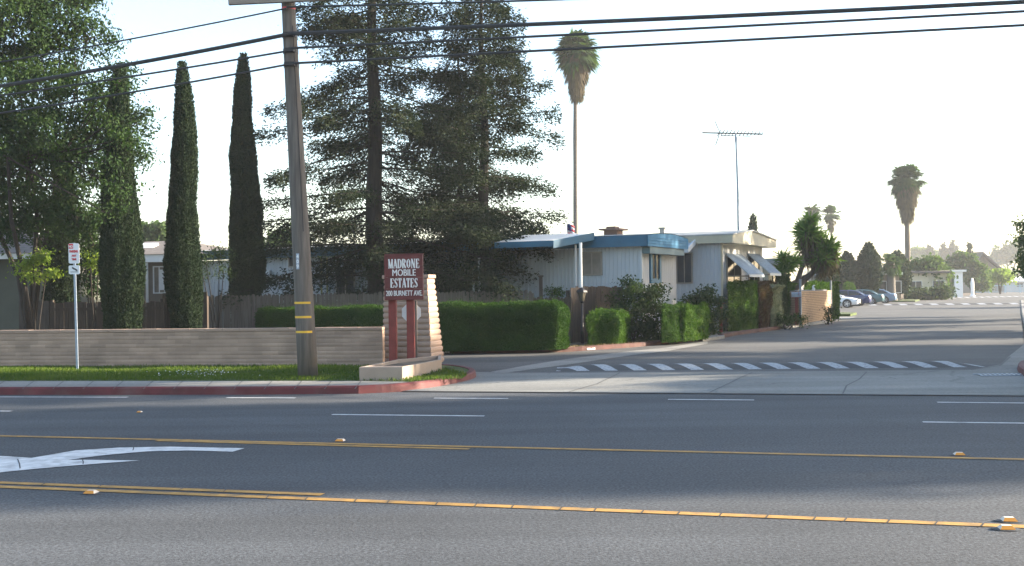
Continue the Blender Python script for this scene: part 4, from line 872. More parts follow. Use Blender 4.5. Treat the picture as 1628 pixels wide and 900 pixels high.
def window(root, face, s0, s1, z0, z1, fm='alu', gm='glass', div=1, proud=.06, fw=.05, off_=0.0, pane2=None, base=0):
    """face 'front': local x=s, plane y=off_ facing -y; face 'end': local y=s, plane x=off_ facing +x"""
    if s0 > s1: s0, s1 = s1, s0
    f = MB(); g = MB()
    def bx(mb, a, b, c, d, d0, d1):
        if face == 'front': mb.b2(a, b, off_ - d1, off_ - d0, c, d)
        else: mb.b2(off_ + d0, off_ + d1, a, b, c, d)
    bx(f, s0 - fw, s0, z0 - fw, z1 + fw, 0.0, proud); bx(f, s1, s1 + fw, z0 - fw, z1 + fw, 0.0, proud); bx(f, s0, s1, z1, z1 + fw, 0.0, proud); bx(f, s0, s1, z0 - fw, z0, 0.0, proud)
    for k in range(1, div + 1 if div > 1 else 1): pass
    for k in range(1, div): x = s0 + (s1 - s0) * k / div; bx(f, x - .018, x + .018, z0, z1, 0.0, proud - .01)
    w = f.build('window', fm, root); bx(g, s0, s1, z0, z1, .027, .034); g.build('pane', gm, w); return w
# --- long white home with blue trim
AB = Vector(P(1020, 461, 38.0)[:2]); hb_ = empty('mobile_home', (AB.x, AB.y, 0), RZ); LB_, WB = 20.5, 3.8
def onf(px, py): s, z = onwall(px, py, AB, DX); return s, z
def one(px, py): s, z = onwall(px, py, AB, DY); return s, z
zt = onf(1019, 393)[1]; zroof = onf(1040, 373)[1]
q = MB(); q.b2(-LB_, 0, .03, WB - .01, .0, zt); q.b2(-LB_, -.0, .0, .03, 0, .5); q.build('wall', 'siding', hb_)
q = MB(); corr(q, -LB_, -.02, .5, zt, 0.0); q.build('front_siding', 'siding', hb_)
q = MB(); corr(q, 0, WB, .5, zt, 0.0, .22, .012, 'y'); q.build('end_siding', 'siding2', hb_)
q = MB(); q.b2(-.03, .045, -.045, .03, .5, zt); q.build('corner_trim', 'siding2', hb_)
# fascia: front, end (arched) with overhang
oh = .38; fz = zt + .02
M['tealtrim'] = mat('shaded_weathered_teal_trim', (0.022, 0.062, 0.078), .65, .2, 2, stain=.4, stain_c=(.04, .05, .05)); q = MB(); q.b2(-LB_ - .2, -8.6, -oh - .001, -oh + .05, fz, zroof - .02); q.build('rear_fascia', 'tealtrim', hb_)  # teal left run of the front trim, tree shade partly put into its colour
q = MB(); q.b2(-8.598, oh, -oh, -oh + .05, fz, zroof - .02); q.b2(-LB_ - .2, oh - .05, -oh + .05, 0.05, fz + .01, fz + .04)
for zz_ in (.12, .24): q.b2(-8.59, oh - .002, -oh - .012, -oh, fz + zz_, fz + zz_ + .02)
q.build('front_fascia', 'blue', hb_)
q = MB(); n = 12; vs = []; y0, y1 = -oh, WB + .3
def arch(t): return zroof + .12 * math.sin(math.pi * t) ** .9 - .02
for i in range(n + 1):
    t = i / n; y = y0 + (y1 - y0) * t; vs += [(oh + .012, y, fz), (oh + .012, y, arch(t)), (oh - .04, y, fz), (oh - .04, y, arch(t))]
fs = []
for i in range(n): a_ = i * 4; fs += [(a_, a_ + 4, a_ + 5, a_ + 1), (a_ + 2, a_ + 3, a_ + 7, a_ + 6), (a_ + 1, a_ + 5, a_ + 7, a_ + 3), (a_, a_ + 2, a_ + 6, a_ + 4)]
q.add(vs, fs + [(0, 1, 3, 2)]); M['lblue'] = mat('light_blue_trim', (0.06, 0.20, 0.34), 0.8, 0.08, 2)
for zz_ in (.1, .2, .3): q.b2(oh + .008, oh + .028, y0 + .05, y1 - .05, fz + zz_, fz + zz_ + .015)
q.build('end_fascia', 'lblue', hb_)
q = MB(); q.b2(.0, oh - .05, 0.0, WB, zt - .22, zt + .03); q.build('eave_band', mat('eave_bluegrey', (0.12, 0.19, 0.22), .6, .1), hb_)
q = MB(); vs = []
for i in range(n + 1):
    t = i / n; y = y0 + (y1 - y0) * t; vs += [(-LB_ - .2, y, arch(t) + .015), (oh + .03, y, arch(t) + .015)]
q.add(vs, [(2 * i, 2 * i + 1, 2 * i + 3, 2 * i + 2) for i in range(n)]); rf = q.build('roof', 'roofmetal', hb_)
q = MB(); cx_, cz_ = onf(963, 378); q.b2(-1.85, -1.35, 1.2, 1.8, zroof, zroof + .28); q.b2(-2.0, -1.2, 1.05, 1.95, zroof + .28, zroof + .34); q.b2(-1.8, -1.45, 1.3, 1.7, zroof + .34, zroof + .42); q.build('chimney', 'mortar', rf)
M['ventbrown'] = mat('vent_brown', (0.26, 0.16, 0.12), .8, .1); rf.children[0].data.materials[0] = M['ventbrown']
s0, z1_ = onf(927, 403); s1, z0_ = onf(956, 435.5); window(hb_, 'front', s0, s1, z0_, z1_, 'alu', 'curtain', 2)
s0, z1_ = one(1034, 404); s1, z0_ = one(1046.5, 443); window(hb_, 'end', s0 + .02, s1, z0_, z1_, 'blue', 'glass', 2, .07, .17)
s0, z1_ = onf(536, 428); s1, z0_ = onf(564, 470); window(hb_, 'front', s0, s1, z0_, z1_, 'alu', 'glass', 2)
s0, z1_ = onf(461, 408); s1, z0_ = onf(477, 423); window(hb_, 'front', s0, s1, z0_, z1_, 'alu', 'glass', 1)
s0, z1_ = onf(424, 430); s1, z0_ = onf(432, 439); q = MB(); q.b2(s0, s1, -.16, -.026, z0_, z1_); q.build('meter_box', 'siding2', hb_)
s0, z1_ = onf(682, 416); s1, z0_ = onf(701, 430); q = MB(); q.b2(s0, s1, -.42, -.026, z0_, z1_); ac = q.build('air_conditioner', 'alu', hb_)
q = MB()
for k in range(7): z = z0_ + .05 + k * (z1_ - z0_ - .1) / 6; q.b2(s0 + .06, s1 - .06, -.432, -.42, z - .012, z + .012)
q.build('grille', 'black', ac)
s0, z1_ = onf(744, 408); s1, z0_ = onf(792, 470); q = MB(); q.b2(s0, s1, -.06, -.027, .5, z1_); q.build('porch_screen', 'teal', hb_)
q = MB()
for k in range(6): x = s0 + (s1 - s0) * k / 5; q.b2(x - .03, x + .03, -.10, -.061, .5, z1_)
q.build('porch_posts', 'teal', hb_)
for px in (779, 788): s_, _ = onf(px, 430); MB().b2(s_ - .03, s_ + .03, -1.3, -1.24, 0, z1_ - (.5 if px == 779 else .1)).build('post', 'whitetrim', hb_)
# small deck rail by sliding window
s0, z1_ = onf(548, 457); s1, z0_ = onf(600, 470); q = MB(); q.b2(s0, s1, -1.0, -.95, z1_ - .03, z1_)
for k in range(9): x = s0 + (s1 - s0) * k / 8; q.b2(x - .015, x + .015, -.99, -.96, z1_ - .75, z1_ - .03)
q.build('deck_rail', 'black', hb_)
s_, _ = onf(532, 430); q = MB(); q.b2(s_ - .03, s_ + .03, -.9, -.85, 0, zt - .05); s_, _ = onf(541, 430); q.b2(s_ - .03, s_ + .03, -.9, -.85, 0, zt - .05); q.build('yellow_post', mat('yellow_post', (0.3, 0.26, 0.1), .7, .1), hb_)
# carport awning roof in front
s0, _ = onf(852, 390); s1, _ = onf(938, 390); out = 2.5
za_ = zt + .34; zb_ = zt + .02; x0, x1 = onf(838, 390)[0], -1.55
q = MB(); q.add([(x0, -out, zb_ + .17), (x1 - .6, -out, zb_ + .17), (x1, -oh - .02, za_ + .17), (x0, -oh - .02, za_ + .17)], [(0, 1, 2, 3)])
n = 22
for k in range(n): x = x0 + (x1 - .65 - x0) * k / n; q.add([(x, -out + .02, zb_ + .175), (x + .05, -out + .02, zb_ + .175), (x + .05, -oh, za_ + .175), (x, -oh, za_ + .175), (x, -out + .02, zb_ + .21), (x + .05, -out + .02, zb_ + .21), (x + .05, -oh, za_ + .21), (x, -oh, za_ + .21)], [(4, 5, 6, 7), (0, 4, 7, 3), (1, 2, 6, 5), (0, 1, 5, 4)])
cp = q.build('awning_roof', 'whitetrim', hb_)
q = MB(); q.b2(x0, x1 - .6, -out - .05, -out, zb_ + .0, zb_ + .2)
q.add([(x1 - .6, -out - .05, zb_ - .06), (x1, -oh - .05, za_ - .06), (x1, -oh - .05, za_ + .2), (x1 - .6, -out - .05, zb_ + .2), (x1 - .63, -out, zb_ - .06), (x1 - .05, -oh - .05, za_ - .06), (x1 - .05, -oh - .05, za_ + .2), (x1 - .63, -out, zb_ + .2)], [(0, 1, 2, 3), (7, 6, 5, 4), (3, 2, 6, 7), (0, 4, 5, 1)])
q.build('awning_fascia', 'blue', cp)
for px in (915.5, 923.5):
    Ap = AB - DY * (out - .15 if px > 920 else 1.0); s_, _ = onwall(px, 430, Ap, DX); yl = -(out - .15) if px > 920 else -1.0
    MB().b2(s_ - (.035 if px > 920 else .02), s_ + (.035 if px > 920 else .02), yl - .04, yl + .04, 0, zb_ + .1).build('post', 'whitetrim', hb_)
tag(hb_, 'long white ribbed mobile home with blue trim, carport awning and arched blue end', 'mobile home', 'mobile homes')
# --- cream trimmed home behind
AC = Vector(P(1148, 461, 44.0)[:2]); hc = empty('mobile_home', (AC.x, AC.y, 0), RZ); WC = 6.6; LC = 16
def onf2(px, py): return onwall(px, py, AC, DX)
def one2(px, py): return onwall(px, py, AC, DY)
zt2 = onf2(1147, 386)[1]; q = MB(); q.b2(-LC, 0, .03, WC, 0, zt2); q.b2(-LC, 0, 0, .03, 0, .6); q.build('wall', 'siding2', hc)
q = MB(); corr(q, -LC, -.02, .6, zt2, 0.0, .16); q.build('front_siding', 'siding', hc)
q = MB(); corr(q, 0, WC, .6, zt2, 0.0, .25, .012, 'y'); q.build('end_siding', 'siding2', hc)
q = MB(); q.b2(-.03, .045, -.045, .03, .5, zt2); q.build('corner_trim', 'cream', hc)
oh2 = .55; zf0 = one2(1200, 386)[1]; pk = .27; q = MB()
y0, y1 = -.35, WC + .35; yb = [(y0, 0.0), (y0 + (y1 - y0) * .42, pk), (y1, 0.02)]
vs = [(oh2, y, zt2 - .02) for y, _ in yb] + [(oh2, y, zt2 + .28 + p_) for y, p_ in yb] + [(oh2 - .05, y, zt2 - .02) for y, _ in yb] + [(oh2 - .05, y, zt2 + .28 + p_) for y, p_ in yb]
q.add(vs, [(0, 1, 4, 3), (1, 2, 5, 4), (6, 9, 10, 7), (7, 10, 11, 8), (3, 4, 10, 9), (4, 5, 11, 10), (0, 3, 9, 6), (2, 8, 11, 5)]); q.b2(0, oh2 - .05, y0 + .05, y1 - .05, zt2 - .02, zt2 + .01); q.build('gable_fascia', 'cream', hc)
q = MB(); q.b2(-LC, oh2 - .05, y0, y0 + .05, zt2 - .02, zt2 + .28); q.build('front_fascia', 'cream', hc)
q = MB(); e = .05; vs = [(-LC - .2, y, zt2 + .285 + p_) for y, p_ in yb] + [(oh2 + e, y, zt2 + .285 + p_) for y, p_ in yb] + [(-LC - .2, y, zt2 + .34 + p_) for y, p_ in yb] + [(oh2 + e, y, zt2 + .34 + p_) for y, p_ in yb]
q.add(vs, [(0, 1, 4, 3), (1, 2, 5, 4), (6, 9, 10, 7), (7, 10, 11, 8), (3, 4, 10, 9), (4, 5, 11, 10), (0, 3, 9, 6), (2, 8, 11, 5)]); rf2 = q.build('roof', 'roofmetal', hc)
q = MB(); q.b2(-3.0, -2.8, 1.2, 1.4, zt2 + .3, zt2 + .72); q.b2(-3.05, -2.75, 1.15, 1.45, zt2 + .72, zt2 + .78); q.build('vent', 'roofmetal', rf2)
s0, z1_ = onf2(1077, 404); s1, z0_ = onf2(1100, 449); window(hc, 'front', s0, s1, z0_, z1_, 'alu', 'glass', 2)
# small lean-to awning over that window
s0, _ = onf2(1068, 400); s1, za1 = onf2(1112, 383); _, zb1 = onf2(1100, 400)
q = MB(); q.add([(s0, -1.25, zb1 - .05), (s1 - .1, -1.25, zb1 - .05), (s1 - .1, -.03, za1), (s0, -.03, za1), (s0, -1.25, zb1 + .0), (s1 - .1, -1.25, zb1), (s1 - .1, -.03, za1 + .05), (s0, -.03, za1 + .05)], [(0, 3, 2, 1), (4, 5, 6, 7), (0, 1, 5, 4), (1, 2, 6, 5), (3, 0, 4, 7)])
for k in range(5): x = s0 + (s1 - .2 - s0) * k / 4; q.add([(x, -1.26, zb1), (x + .1, -1.26, zb1), (x + .1, -.03, za1 + .05), (x, -.03, za1 + .05), (x, -1.26, zb1 + .06), (x + .1, -1.26, zb1 + .06), (x + .1, -.03, za1 + .11), (x, -.03, za1 + .11)], [(4, 5, 6, 7), (0, 4, 7, 3), (1, 2, 6, 5), (0, 1, 5, 4)])
la = q.build('lean_to_awning', 'awning', hc); q = MB(); q.b2(s0, s1 - .05, -1.31, -1.262, zb1 - .08, zb1 + .12)
q.add([(s1 - .05, -1.31, zb1 - .08), (s1 - .05, -.03, za1 - .05), (s1 - .05, -.03, za1 + .16), (s1 - .05, -1.31, zb1 + .12), (s1 - .098, -1.31, zb1 - .08), (s1 - .098, -.03, za1 - .05), (s1 - .098, -.03, za1 + .16), (s1 - .098, -1.31, zb1 + .12)], [(0, 1, 2, 3), (7, 6, 5, 4), (3, 2, 6, 7), (0, 4, 5, 1)]); q.build('awning_fascia', 'whitetrim', la)
# end windows with sloped awnings
for (pa, pb_) in ((1154, 1177), (1189, 1206)):
    ya, zu = one2(pa, 408); yb_, zl = one2(pb_, 447); wdw = window(hc, 'end', ya + .05, yb_ - .05, zl - .1, zu - .05, 'alu', 'glass', 2, .06, .05)
    q = MB(); o_ = .98; dz = .86; y0_, y1_ = ya - .12, yb_ + .12; zt_ = zu + .12
    q.add([(.03, y0_, zt_), (.03, y1_, zt_), (o_, y1_, zt_ - dz), (o_, y0_, zt_ - dz), (.03, y0_, zt_ - .04), (.03, y1_, zt_ - .04), (o_, y1_, zt_ - dz - .04), (o_, y0_, zt_ - dz - .04)], [(0, 3, 2, 1), (4, 5, 6, 7), (0, 4, 7, 3), (1, 2, 6, 5), (3, 7, 6, 2)])
    nr = int((y1_ - y0_) / .13)
    for k in range(nr + 1):
        y = y0_ + (y1_ - y0_ - .03) * k / nr; q.add([(.03, y, zt_ + .002), (.03, y + .03, zt_ + .002), (o_, y + .03, zt_ - dz + .002), (o_, y, zt_ - dz + .002), (.03, y, zt_ + .025), (.03, y + .03, zt_ + .025), (o_, y + .03, zt_ - dz + .025), (o_, y, zt_ - dz + .025)], [(4, 7, 6, 5), (0, 3, 7, 4), (1, 5, 6, 2), (3, 2, 6, 7)])
    q.add([(o_, y0_, zt_ - dz - .1), (o_, y1_, zt_ - dz - .1), (o_, y1_, zt_ - dz), (o_, y0_, zt_ - dz), (o_ + .01, y0_, zt_ - dz - .1), (o_ + .01, y1_, zt_ - dz - .1), (o_ + .01, y1_, zt_ - dz), (o_ + .01, y0_, zt_ - dz)], [(0, 3, 2, 1), (4, 5, 6, 7)])
    aw = q.build('window_awning', 'awning', hc)
    q = MB()
    for y in (y0_ + .05, y1_ - .05): q.tube([(.04, y, zt_ - dz - .05), (o_ - .03, y, zt_ - dz - .05)], .014, 5)
    q.build('stay', 'alu', aw)
tag(hc, 'white mobile home with cream gable trim and two slanted metal window awnings', 'mobile home', 'mobile homes')
# --- third roof peeking behind
A3 = Vector(P(1222, 461, 55)[:2]); h3 = empty('mobile_home', (A3.x, A3.y, 0), RZ); z3 = P(1222, 412, 55)[2]
MB().b2(-12, 0, 0, 5, 0, z3 - .3).build('wall', 'cream', h3); q = MB(); q.b2(-12.2, .7, -.5, 5.4, z3 - .3, z3 + .02); q.build('roof', 'roofmetal', h3); MB().b2(.001, .05, .8, 2.2, 1.3, 2.4).build('window', 'glass', h3)
tag(h3, 'flat roofed home peeking out behind the cream gabled home', 'mobile home', 'mobile homes')
# --- left houses
# olive house far left
xo_ = at(72, 37); h4 = empty('house', (xo_, 37.0, 0)); ze4 = P(40, 409, 37)[2]
MB().b2(-14, -.5, .5, 8, 0, ze4).build('wall', 'olive', h4)
q = MB(); q.b2(-14.3, 0, 0, .12, ze4 - .05, ze4 + .13); q.b2(-14.3, 0, .12, .5, ze4 - .03, ze4); q.b2(-.06, 0, .12, 8, ze4 - .05, ze4 + .13); q.build('fascia', 'whitetrim', h4)
zr4 = ze4 + 1.25; q = MB(); q.add([(-14.4, -.06, ze4 + .135), (.06, -.06, ze4 + .135), (.06, 8.2, ze4 + .135), (-14.4, 8.2, ze4 + .135), (-10.5, 4, zr4), (-2.8, 4, zr4)], [(0, 1, 5, 4), (1, 2, 5), (2, 3, 4, 5), (3, 0, 4)]); q.build('roof', 'shingle', h4)
MB().b2(-14, -.5, .44, .499, 0.4, .55).build('base_trim', 'alu', h4)
window(h4, 'front', -4.6, -3.4, 1.1, 2.2, 'whitetrim', 'glass', 2, off_=.5)
tag(h4, 'dark olive house with white eave behind the leafy tree', 'house')
# taupe house
x5 = at(335, 47); h5 = empty('house', (x5, 46.0, 0)); ze5 = P(240, 416, 46)[2]; W5 = at(335, 46) - at(120, 46)
MB().b2(-W5, -.9, .6, 8, 0, ze5).build('wall', 'taupe', h5)
q = MB(); q.b2(-W5 - .3, -.3, 0, .1, ze5 - .02, ze5 + .3); q.b2(-W5 - .3, -.3, .1, .62, ze5 - .01, ze5 + .02); q.build('fascia', 'whitetrim', h5)
zr5 = P(240, 382, 49)[2]; q = MB(); q.add([(-W5 - .5, -.08, ze5 + .305), (0, -.08, ze5 + .305), (1.6, 4, ze5 + .34), (0.2, 8.2, ze5 + .305), (-W5 - .5, 8.2, ze5 + .305), (-W5 + 2, 4, zr5), (-1.9, 4, zr5)], [(0, 1, 6, 5), (1, 2, 6), (2, 3, 6), (3, 4, 5, 6), (4, 0, 5)]); rf5 = q.build('roof', 'shingle', h5)
q = MB(); q.box((-3.3, 2.3, ze5 + .3 + (zr5 - ze5 - .3) * .58), (1.1, .9, .12), 0, (R(16), 'X')); q.build('skylight', 'signwhite', rf5)
s0 = at(246, 46.6) - x5; s1 = at(262, 46.6) - x5; z1_ = P(250, 425, 46.6)[2]; z0_ = P(250, 465, 46.6)[2]
window(h5, 'front', s0, s1, z0_, z1_, 'whitetrim', 'curtain', 2, off_=.6, proud=.08)
q = MB(); x = at(241, 46.6) - x5; q.b2(x - .08, x + .0, .1, .2, 0, ze5); q.build('post', 'whitetrim', h5)
q = MB(); x = at(259, 46.6) - x5; q.b2(x - .12, x + .15, .52, .555, z0_ + .1, z1_ - .1); q.build('door_panel', 'signwhite', h5)
window(h5, 'front', at(75, 46.6) - x5 + 3.2, at(75, 46.6) - x5 + 4.2, 1.0, 2.3, 'whitetrim', 'curtain', 1, off_=.6)
tag(h5, 'taupe house with grey shingle roof and white fascia between the cypresses', 'house')

# ------------------------------------------------------------------ garden lantern, mailboxes, enclosure, flag, antenna
r = empty('garden_lantern', (at(925, 35.6), 35.6, 0.08)); zt_ = P(925, 457, 35.6)[2] - .08; zb_ = P(925, 482, 35.6)[2] - .08
MB().tube([(0, 0, 0), (0, 0, .5), (0, 0, .55), (0, 0, zb_)], [.07, .06, .042, .038], 10).build('post', 'black', r, smooth=True)
q = MB(); q.tube([(0, 0, zb_), (0, 0, zb_ + .05), (0, 0, zb_ + .07)], [.05, .09, .09], 6); q.tube([(0, 0, zt_ - .16), (0, 0, zt_ - .1), (0, 0, zt_ - .03), (0, 0, zt_)], [.19, .16, .06, .02], 6)
for k in range(6): a_ = k * math.pi / 3; q.tube([(math.cos(a_) * .085, math.sin(a_) * .085, zb_ + .05), (math.cos(a_) * .15, math.sin(a_) * .15, zt_ - .15)], .008, 4)
q.build('lantern_cage', 'black', r)
MB().tube([(0, 0, zb_ + .07), (0, 0, zt_ - .16)], [.075, .135], 6).build('lantern_glass', mat('smoked_glass', (.10, .09, .07), .15, .1), r)
tag(r, 'black lantern on a slim black post beside the small hedge', 'lamp')
def mailbox(px, pyb, pyt, Y, wpx, m, label):
    r = empty('mailbox', (at(px, Y), Y, 0.08), RZ + R(15)); h = P(px, pyt, Y)[2] - .08; wd = wpx * Y / 1750
    MB().b2(-.07, .07, -.05, .05, 0, h - .2).build('post', 'redpost', r)
    q = MB(); n_ = 8; pr = [(-.11, 0), (.11, 0)] + [(math.cos(math.pi * k / n_) * .11, .13 + math.sin(math.pi * k / n_) * .09) for k in range(n_ + 1)]
    q.m = Matrix.Translation((0, 0, h - .21)); q.extr(pr, -wd / 2, wd / 2); q.build('mailbox_box', m, r); MB().b2(-wd / 2, wd / 2, -.13, .13, h - .235, h - .212).build('shelf', 'redpost', r)
    MB().b2(wd / 2 - .12, wd / 2 - .10, -.14, -.12, h - .12, h - .0).build('flag', 'lamp_red', r); tag(r, label, 'mailbox', 'mailboxes on red posts')
mailbox(1145, 527, 473.5, 42, 21, 'black', 'black mailbox on a red post before the tall square hedge')
mailbox(1266, 514, 465, 49.5, 15, 'galv', 'grey mailbox on a red post beside the blond brick enclosure')
# brick enclosure
eA = Vector(G(1274, 517, .06)); eB = Vector(G(1322, 509, .06)); L = (eB - eA).length; r = empty('brick_enclosure', (eA.x, eA.y, .05), math.atan2(eB.y - eA.y, eB.x - eA.x)); HT = P(1275, 463, eA.y)[2] - .05
q = MB(); nc = 19; ch = HT / nc
for i in range(nc):
    x = -(.2 if i % 2 else 0)
    while x < L:
        a_, b_ = max(0, x), min(L, x + .4); 
        if b_ - a_ > .03: q.b2(a_ + .004, b_ - .004, random.uniform(-.008, .004), .1, i * ch + .012, (i + 1) * ch - .012)
        x += .4
    q.b2(0.0, .1, .105, 1.9, i * ch + .012, (i + 1) * ch - .012)
q.build('brick_face', 'brick', r); q = MB(); q.b2(.01, L - .01, .015, .09, 0, HT - .01); q.b2(.012, .09, .1, 1.88, 0, HT - .01); q.build('mortar_core', 'mortar', r)
q = MB(); q.b2(-.05, 0.0, -.03, .06, 0, HT + .55); q.b2(L, L + .05, -.03, .06, 0, HT + .5); q.build('post', 'galv', r)
q = MB(); q.b2(.02, L, .2, 1.8, HT - .1, HT + .03); q.build('lid', mat('lid_grey', (.16, .17, .19), .8, .2), r)
tag(r, 'low blond brick enclosure with grey corner posts beside the parked cars', 'enclosure')
q = MB(); q.tube([(0, 0, 0), (.02, 0, .08), (-.02, 0, .16), (.03, 0, .24)], [.08, .07, .04, .03], 8); q.tube([(.03, 0, .22), (.09, 0, .23)], [.03, .015], 6)
e0 = P(1293, 462, eA.y + 1.2); tag(q.build('garden_bird', 'signwhite', loc=(e0[0], e0[1], HT + .08)), 'small white bird figure standing on the brick enclosure', 'ornament')
hedge([(at(1280, 58), 58), (at(1326, 60), 60), (at(1326, 60) + .6, 61.3), (at(1280, 58) + .6, 59.3)], 0, P(1300, 451, 58)[2], 'hedge2', 'flat clipped hedge behind the brick enclosure', seed=21, group=hg, leaf=(.09, .05), dens=700)
hedge([(at(1343, 98), 98), (at(1358, 98.5), 98.5), (at(1358, 98.5) + .4, 100), (at(1343, 98) + .4, 99.5)], 0, P(1350, 452, 98)[2], 'hedge2', 'small boxy hedge behind the dark blue parked car', seed=22, group=hg, leaf=(.1, .06), dens=500)
# flag
fy_ = 44.5; q0 = P(902, 398, fy_); r = empty('flag', (q0[0], q0[1], q0[2] - 1.2), R(20)); ph = P(902, 352, fy_)[2] - q0[2] + 1.2
MB().tube([(0, 0, 0), (0, 0, ph)], .018, 6).build('staff', 'whitetrim', r)
def cloth(z0, z1, x0, x1, m, name, off_=0.0):
    q = MB(); n_ = 8; vs = []
    for i in range(n_ + 1):
        t = i / n_; z = z0 + (z1 - z0) * t
        for k in range(5): s_ = k / 4; x = x0 + (x1 - x0) * s_; vs.append((x * .9, .05 * math.sin(s_ * 5 + t * 2) - off_, z - .28 * x))
    q.add(vs, [(i * 5 + k, i * 5 + k + 1, (i + 1) * 5 + k + 1, (i + 1) * 5 + k) for i in range(n_) for k in range(4)]); q.build(name, m, r)
fh = .62; wdf = .36; zt_ = ph - .08
for k in range(7): cloth(zt_ - fh + k * fh / 7, zt_ - fh + (k + 1) * fh / 7, .02, wdf, 'red' if k % 2 == 0 else 'signwhite', 'stripe')
cloth(zt_ - fh * .45, zt_, .02, wdf * .55, mat('flag_blue', (.03, .05, .18), .8, .1), 'canton', .012)
tag(r, 'small red and white striped flag with a blue corner above the carport roof', 'flag')
# tv antenna
aY = 47.5; a0 = P(1174, 376, aY); a1 = P(1172, 212, aY); r = empty('tv_antenna', (a0[0], a0[1], a0[2] - .6)); hh_ = a1[2] - a0[2] + .6
q = MB(); q.tube([(0, 0, 0), (-.0, 0, hh_ * .5), (-.05, 0, hh_)], [.05, .045, .035], 6); q.tube([(-.05, 0, hh_ - .35), (-.05, 0, hh_ - .15)], .055, 8); q.build('mast', 'galv', r)
pxm = aY / 1750; q = MB(); x0 = -55 * pxm; x1 = 41 * pxm; dz = -.02
q.tube([(x0, 0, hh_ + .05), (x1, .2, hh_ - .02)], .035, 5)
q.tube([(-.7, .02, hh_ - .08), (.6, .1, hh_ - .12)], .02, 5)
for k in range(13):
    t = .28 + .72 * k / 12; L = .35 + .55 * (1 - t); x = x0 + (x1 - x0) * t; z = hh_ + .05 - .07 * t; q.tube([(x - .05, -L, z + .04), (x + .05, L, z - .03)], .02, 4)
xx = x0 + 28 * pxm; q.tube([(xx - 9 * pxm, -.2, hh_ + .05 + 17 * pxm), (xx, 0, hh_ + .04), (xx - 6 * pxm, .2, hh_ - 18 * pxm)], .022, 4); q.build('aerial', 'alu', r)
tag(r, 'tall thin television antenna above the cream trimmed home', 'antenna')

# ------------------------------------------------------------------ palms and yucca
def blades(center, axis_dirs, length, n_bl, spread, width, droop):
    """fans of narrow blades; center (k,3) fan hubs, axis_dirs (k,3)"""
    V = []
    for c, d in zip(center, axis_dirs):
        d = d / np.linalg.norm(d); s_ = np.cross(d, (0, 0, 1.0)); s_ = s_ / (np.linalg.norm(s_) + 1e-9); u = np.cross(s_, d)
        for k in range(n_bl):
            a_ = (k / (n_bl - 1) - .5) * 2 * spread; L = length * (.75 + .25 * math.cos(a_)) * random.uniform(.85, 1.1)
            dd = d * math.cos(a_) + s_ * math.sin(a_) + u * random.uniform(-.1, .12); mid = c + dd * L * .55; tip = c + dd * L + np.array([0, 0, -droop * L * random.uniform(.5, 1.2)])
            pp = np.cross(dd, u); pp = pp / (np.linalg.norm(pp) + 1e-9) * width / 2
            V += [c, mid + pp, tip, mid - pp]
    V = np.array(V); return V, np.arange(len(V)).reshape(-1, 4)
def fan_palm(x, y, H, cr, skirt, trunk_r, label, seed=1, nf=46, group='fan palms', skirt_w=.5, bark='palmbark', leanx=0.0, nb=13):
    random.seed(seed); r = tree_root('palm_tree', x, y); zs = np.linspace(0, H - cr * .6, 24)
    q = MB(); q.tube([(leanx * z * z / H, 0, z) for z in zs], [trunk_r * (1.35 if z < .5 else 1.0) * (1 - .25 * z / H) * random.uniform(.93, 1.08) for z in zs], 12); q.build('trunk', bark, r, smooth=True)
    ctr = np.array([leanx * H, 0, H - cr * .75]); hubs, dirs = [], []; pets = MB()
    for k in range(nf):
        az = random.uniform(0, 6.283); el = math.asin(random.uniform(-.85, 1.0)); d = np.array([math.cos(az) * math.cos(el), math.sin(az) * math.cos(el), math.sin(el)])
        L = cr * .5 * random.uniform(.3, 1.25); h_ = ctr + d * L; hubs.append(h_); dd = d.copy(); dd += np.array([random.gauss(0, .25), random.gauss(0, .25), random.gauss(-.02, .22)]); dirs.append(dd); pets.tube([Vector(ctr), Vector(h_)], .02, 4, caps=False)
    v, f = blades(hubs, dirs, cr * .68, nb, 1.25, cr * .12, .3); c = np_mesh('crown', v, f, 'palm', r); pets.build('leaf_stalks', 'palm', c)
    hubs, dirs = [], []
    for k in range(int(nf * 1.3)):
        az = random.uniform(0, 6.283); t = random.random() ** .8; zz_ = ctr[2] - t * skirt; rr = skirt_w * (1 - t) * .75 + trunk_r; hubs.append(np.array([ctr[0] + math.cos(az) * rr * .8, math.sin(az) * rr * .8, zz_])); dirs.append(np.array([math.cos(az) * .38 * (1 - t * .7), math.sin(az) * .38 * (1 - t * .7), -1.0]))
    v, f = blades(hubs, dirs, skirt * .42, 8, .4, cr * .07, .1); np_mesh('dead_skirt', v, f, 'palmdead', r)
    tag(r, label, 'palm tree', group); return r
def palm_at(px, ptop, Y, crpx, skpx, trpx, label, **k):
    m_ = Y / 1750.0; return fan_palm(at(px, Y), Y, P(px, ptop, Y)[2], crpx * m_, skpx * m_, trpx * m_, label, **k)
palm_at(916, 56, 92, 38, 58, 4, 'very tall slim fan palm behind the blue trimmed home', seed=2, skirt_w=1.35, nf=95, leanx=.012)
palm_at(1444, 266, 138, 29, 50, 4.5, 'fan palm with a long dead skirt behind the parked cars', seed=3, skirt_w=1.5, nf=95, bark='bark2')
palm_at(1293, 324, 190, 18, 22, 2, 'left of two distant fan palms above the yucca', seed=4, nf=36, skirt_w=1.0)
palm_at(1323, 328, 190, 17, 22, 2, 'right of two distant fan palms above the yucca', seed=5, nf=34, skirt_w=1.2)
palm_at(1417, 405, 118, 20, 12, 7, 'short stocky palm with a bare reddish trunk behind the cars', seed=6, nf=40, skirt_w=.6)
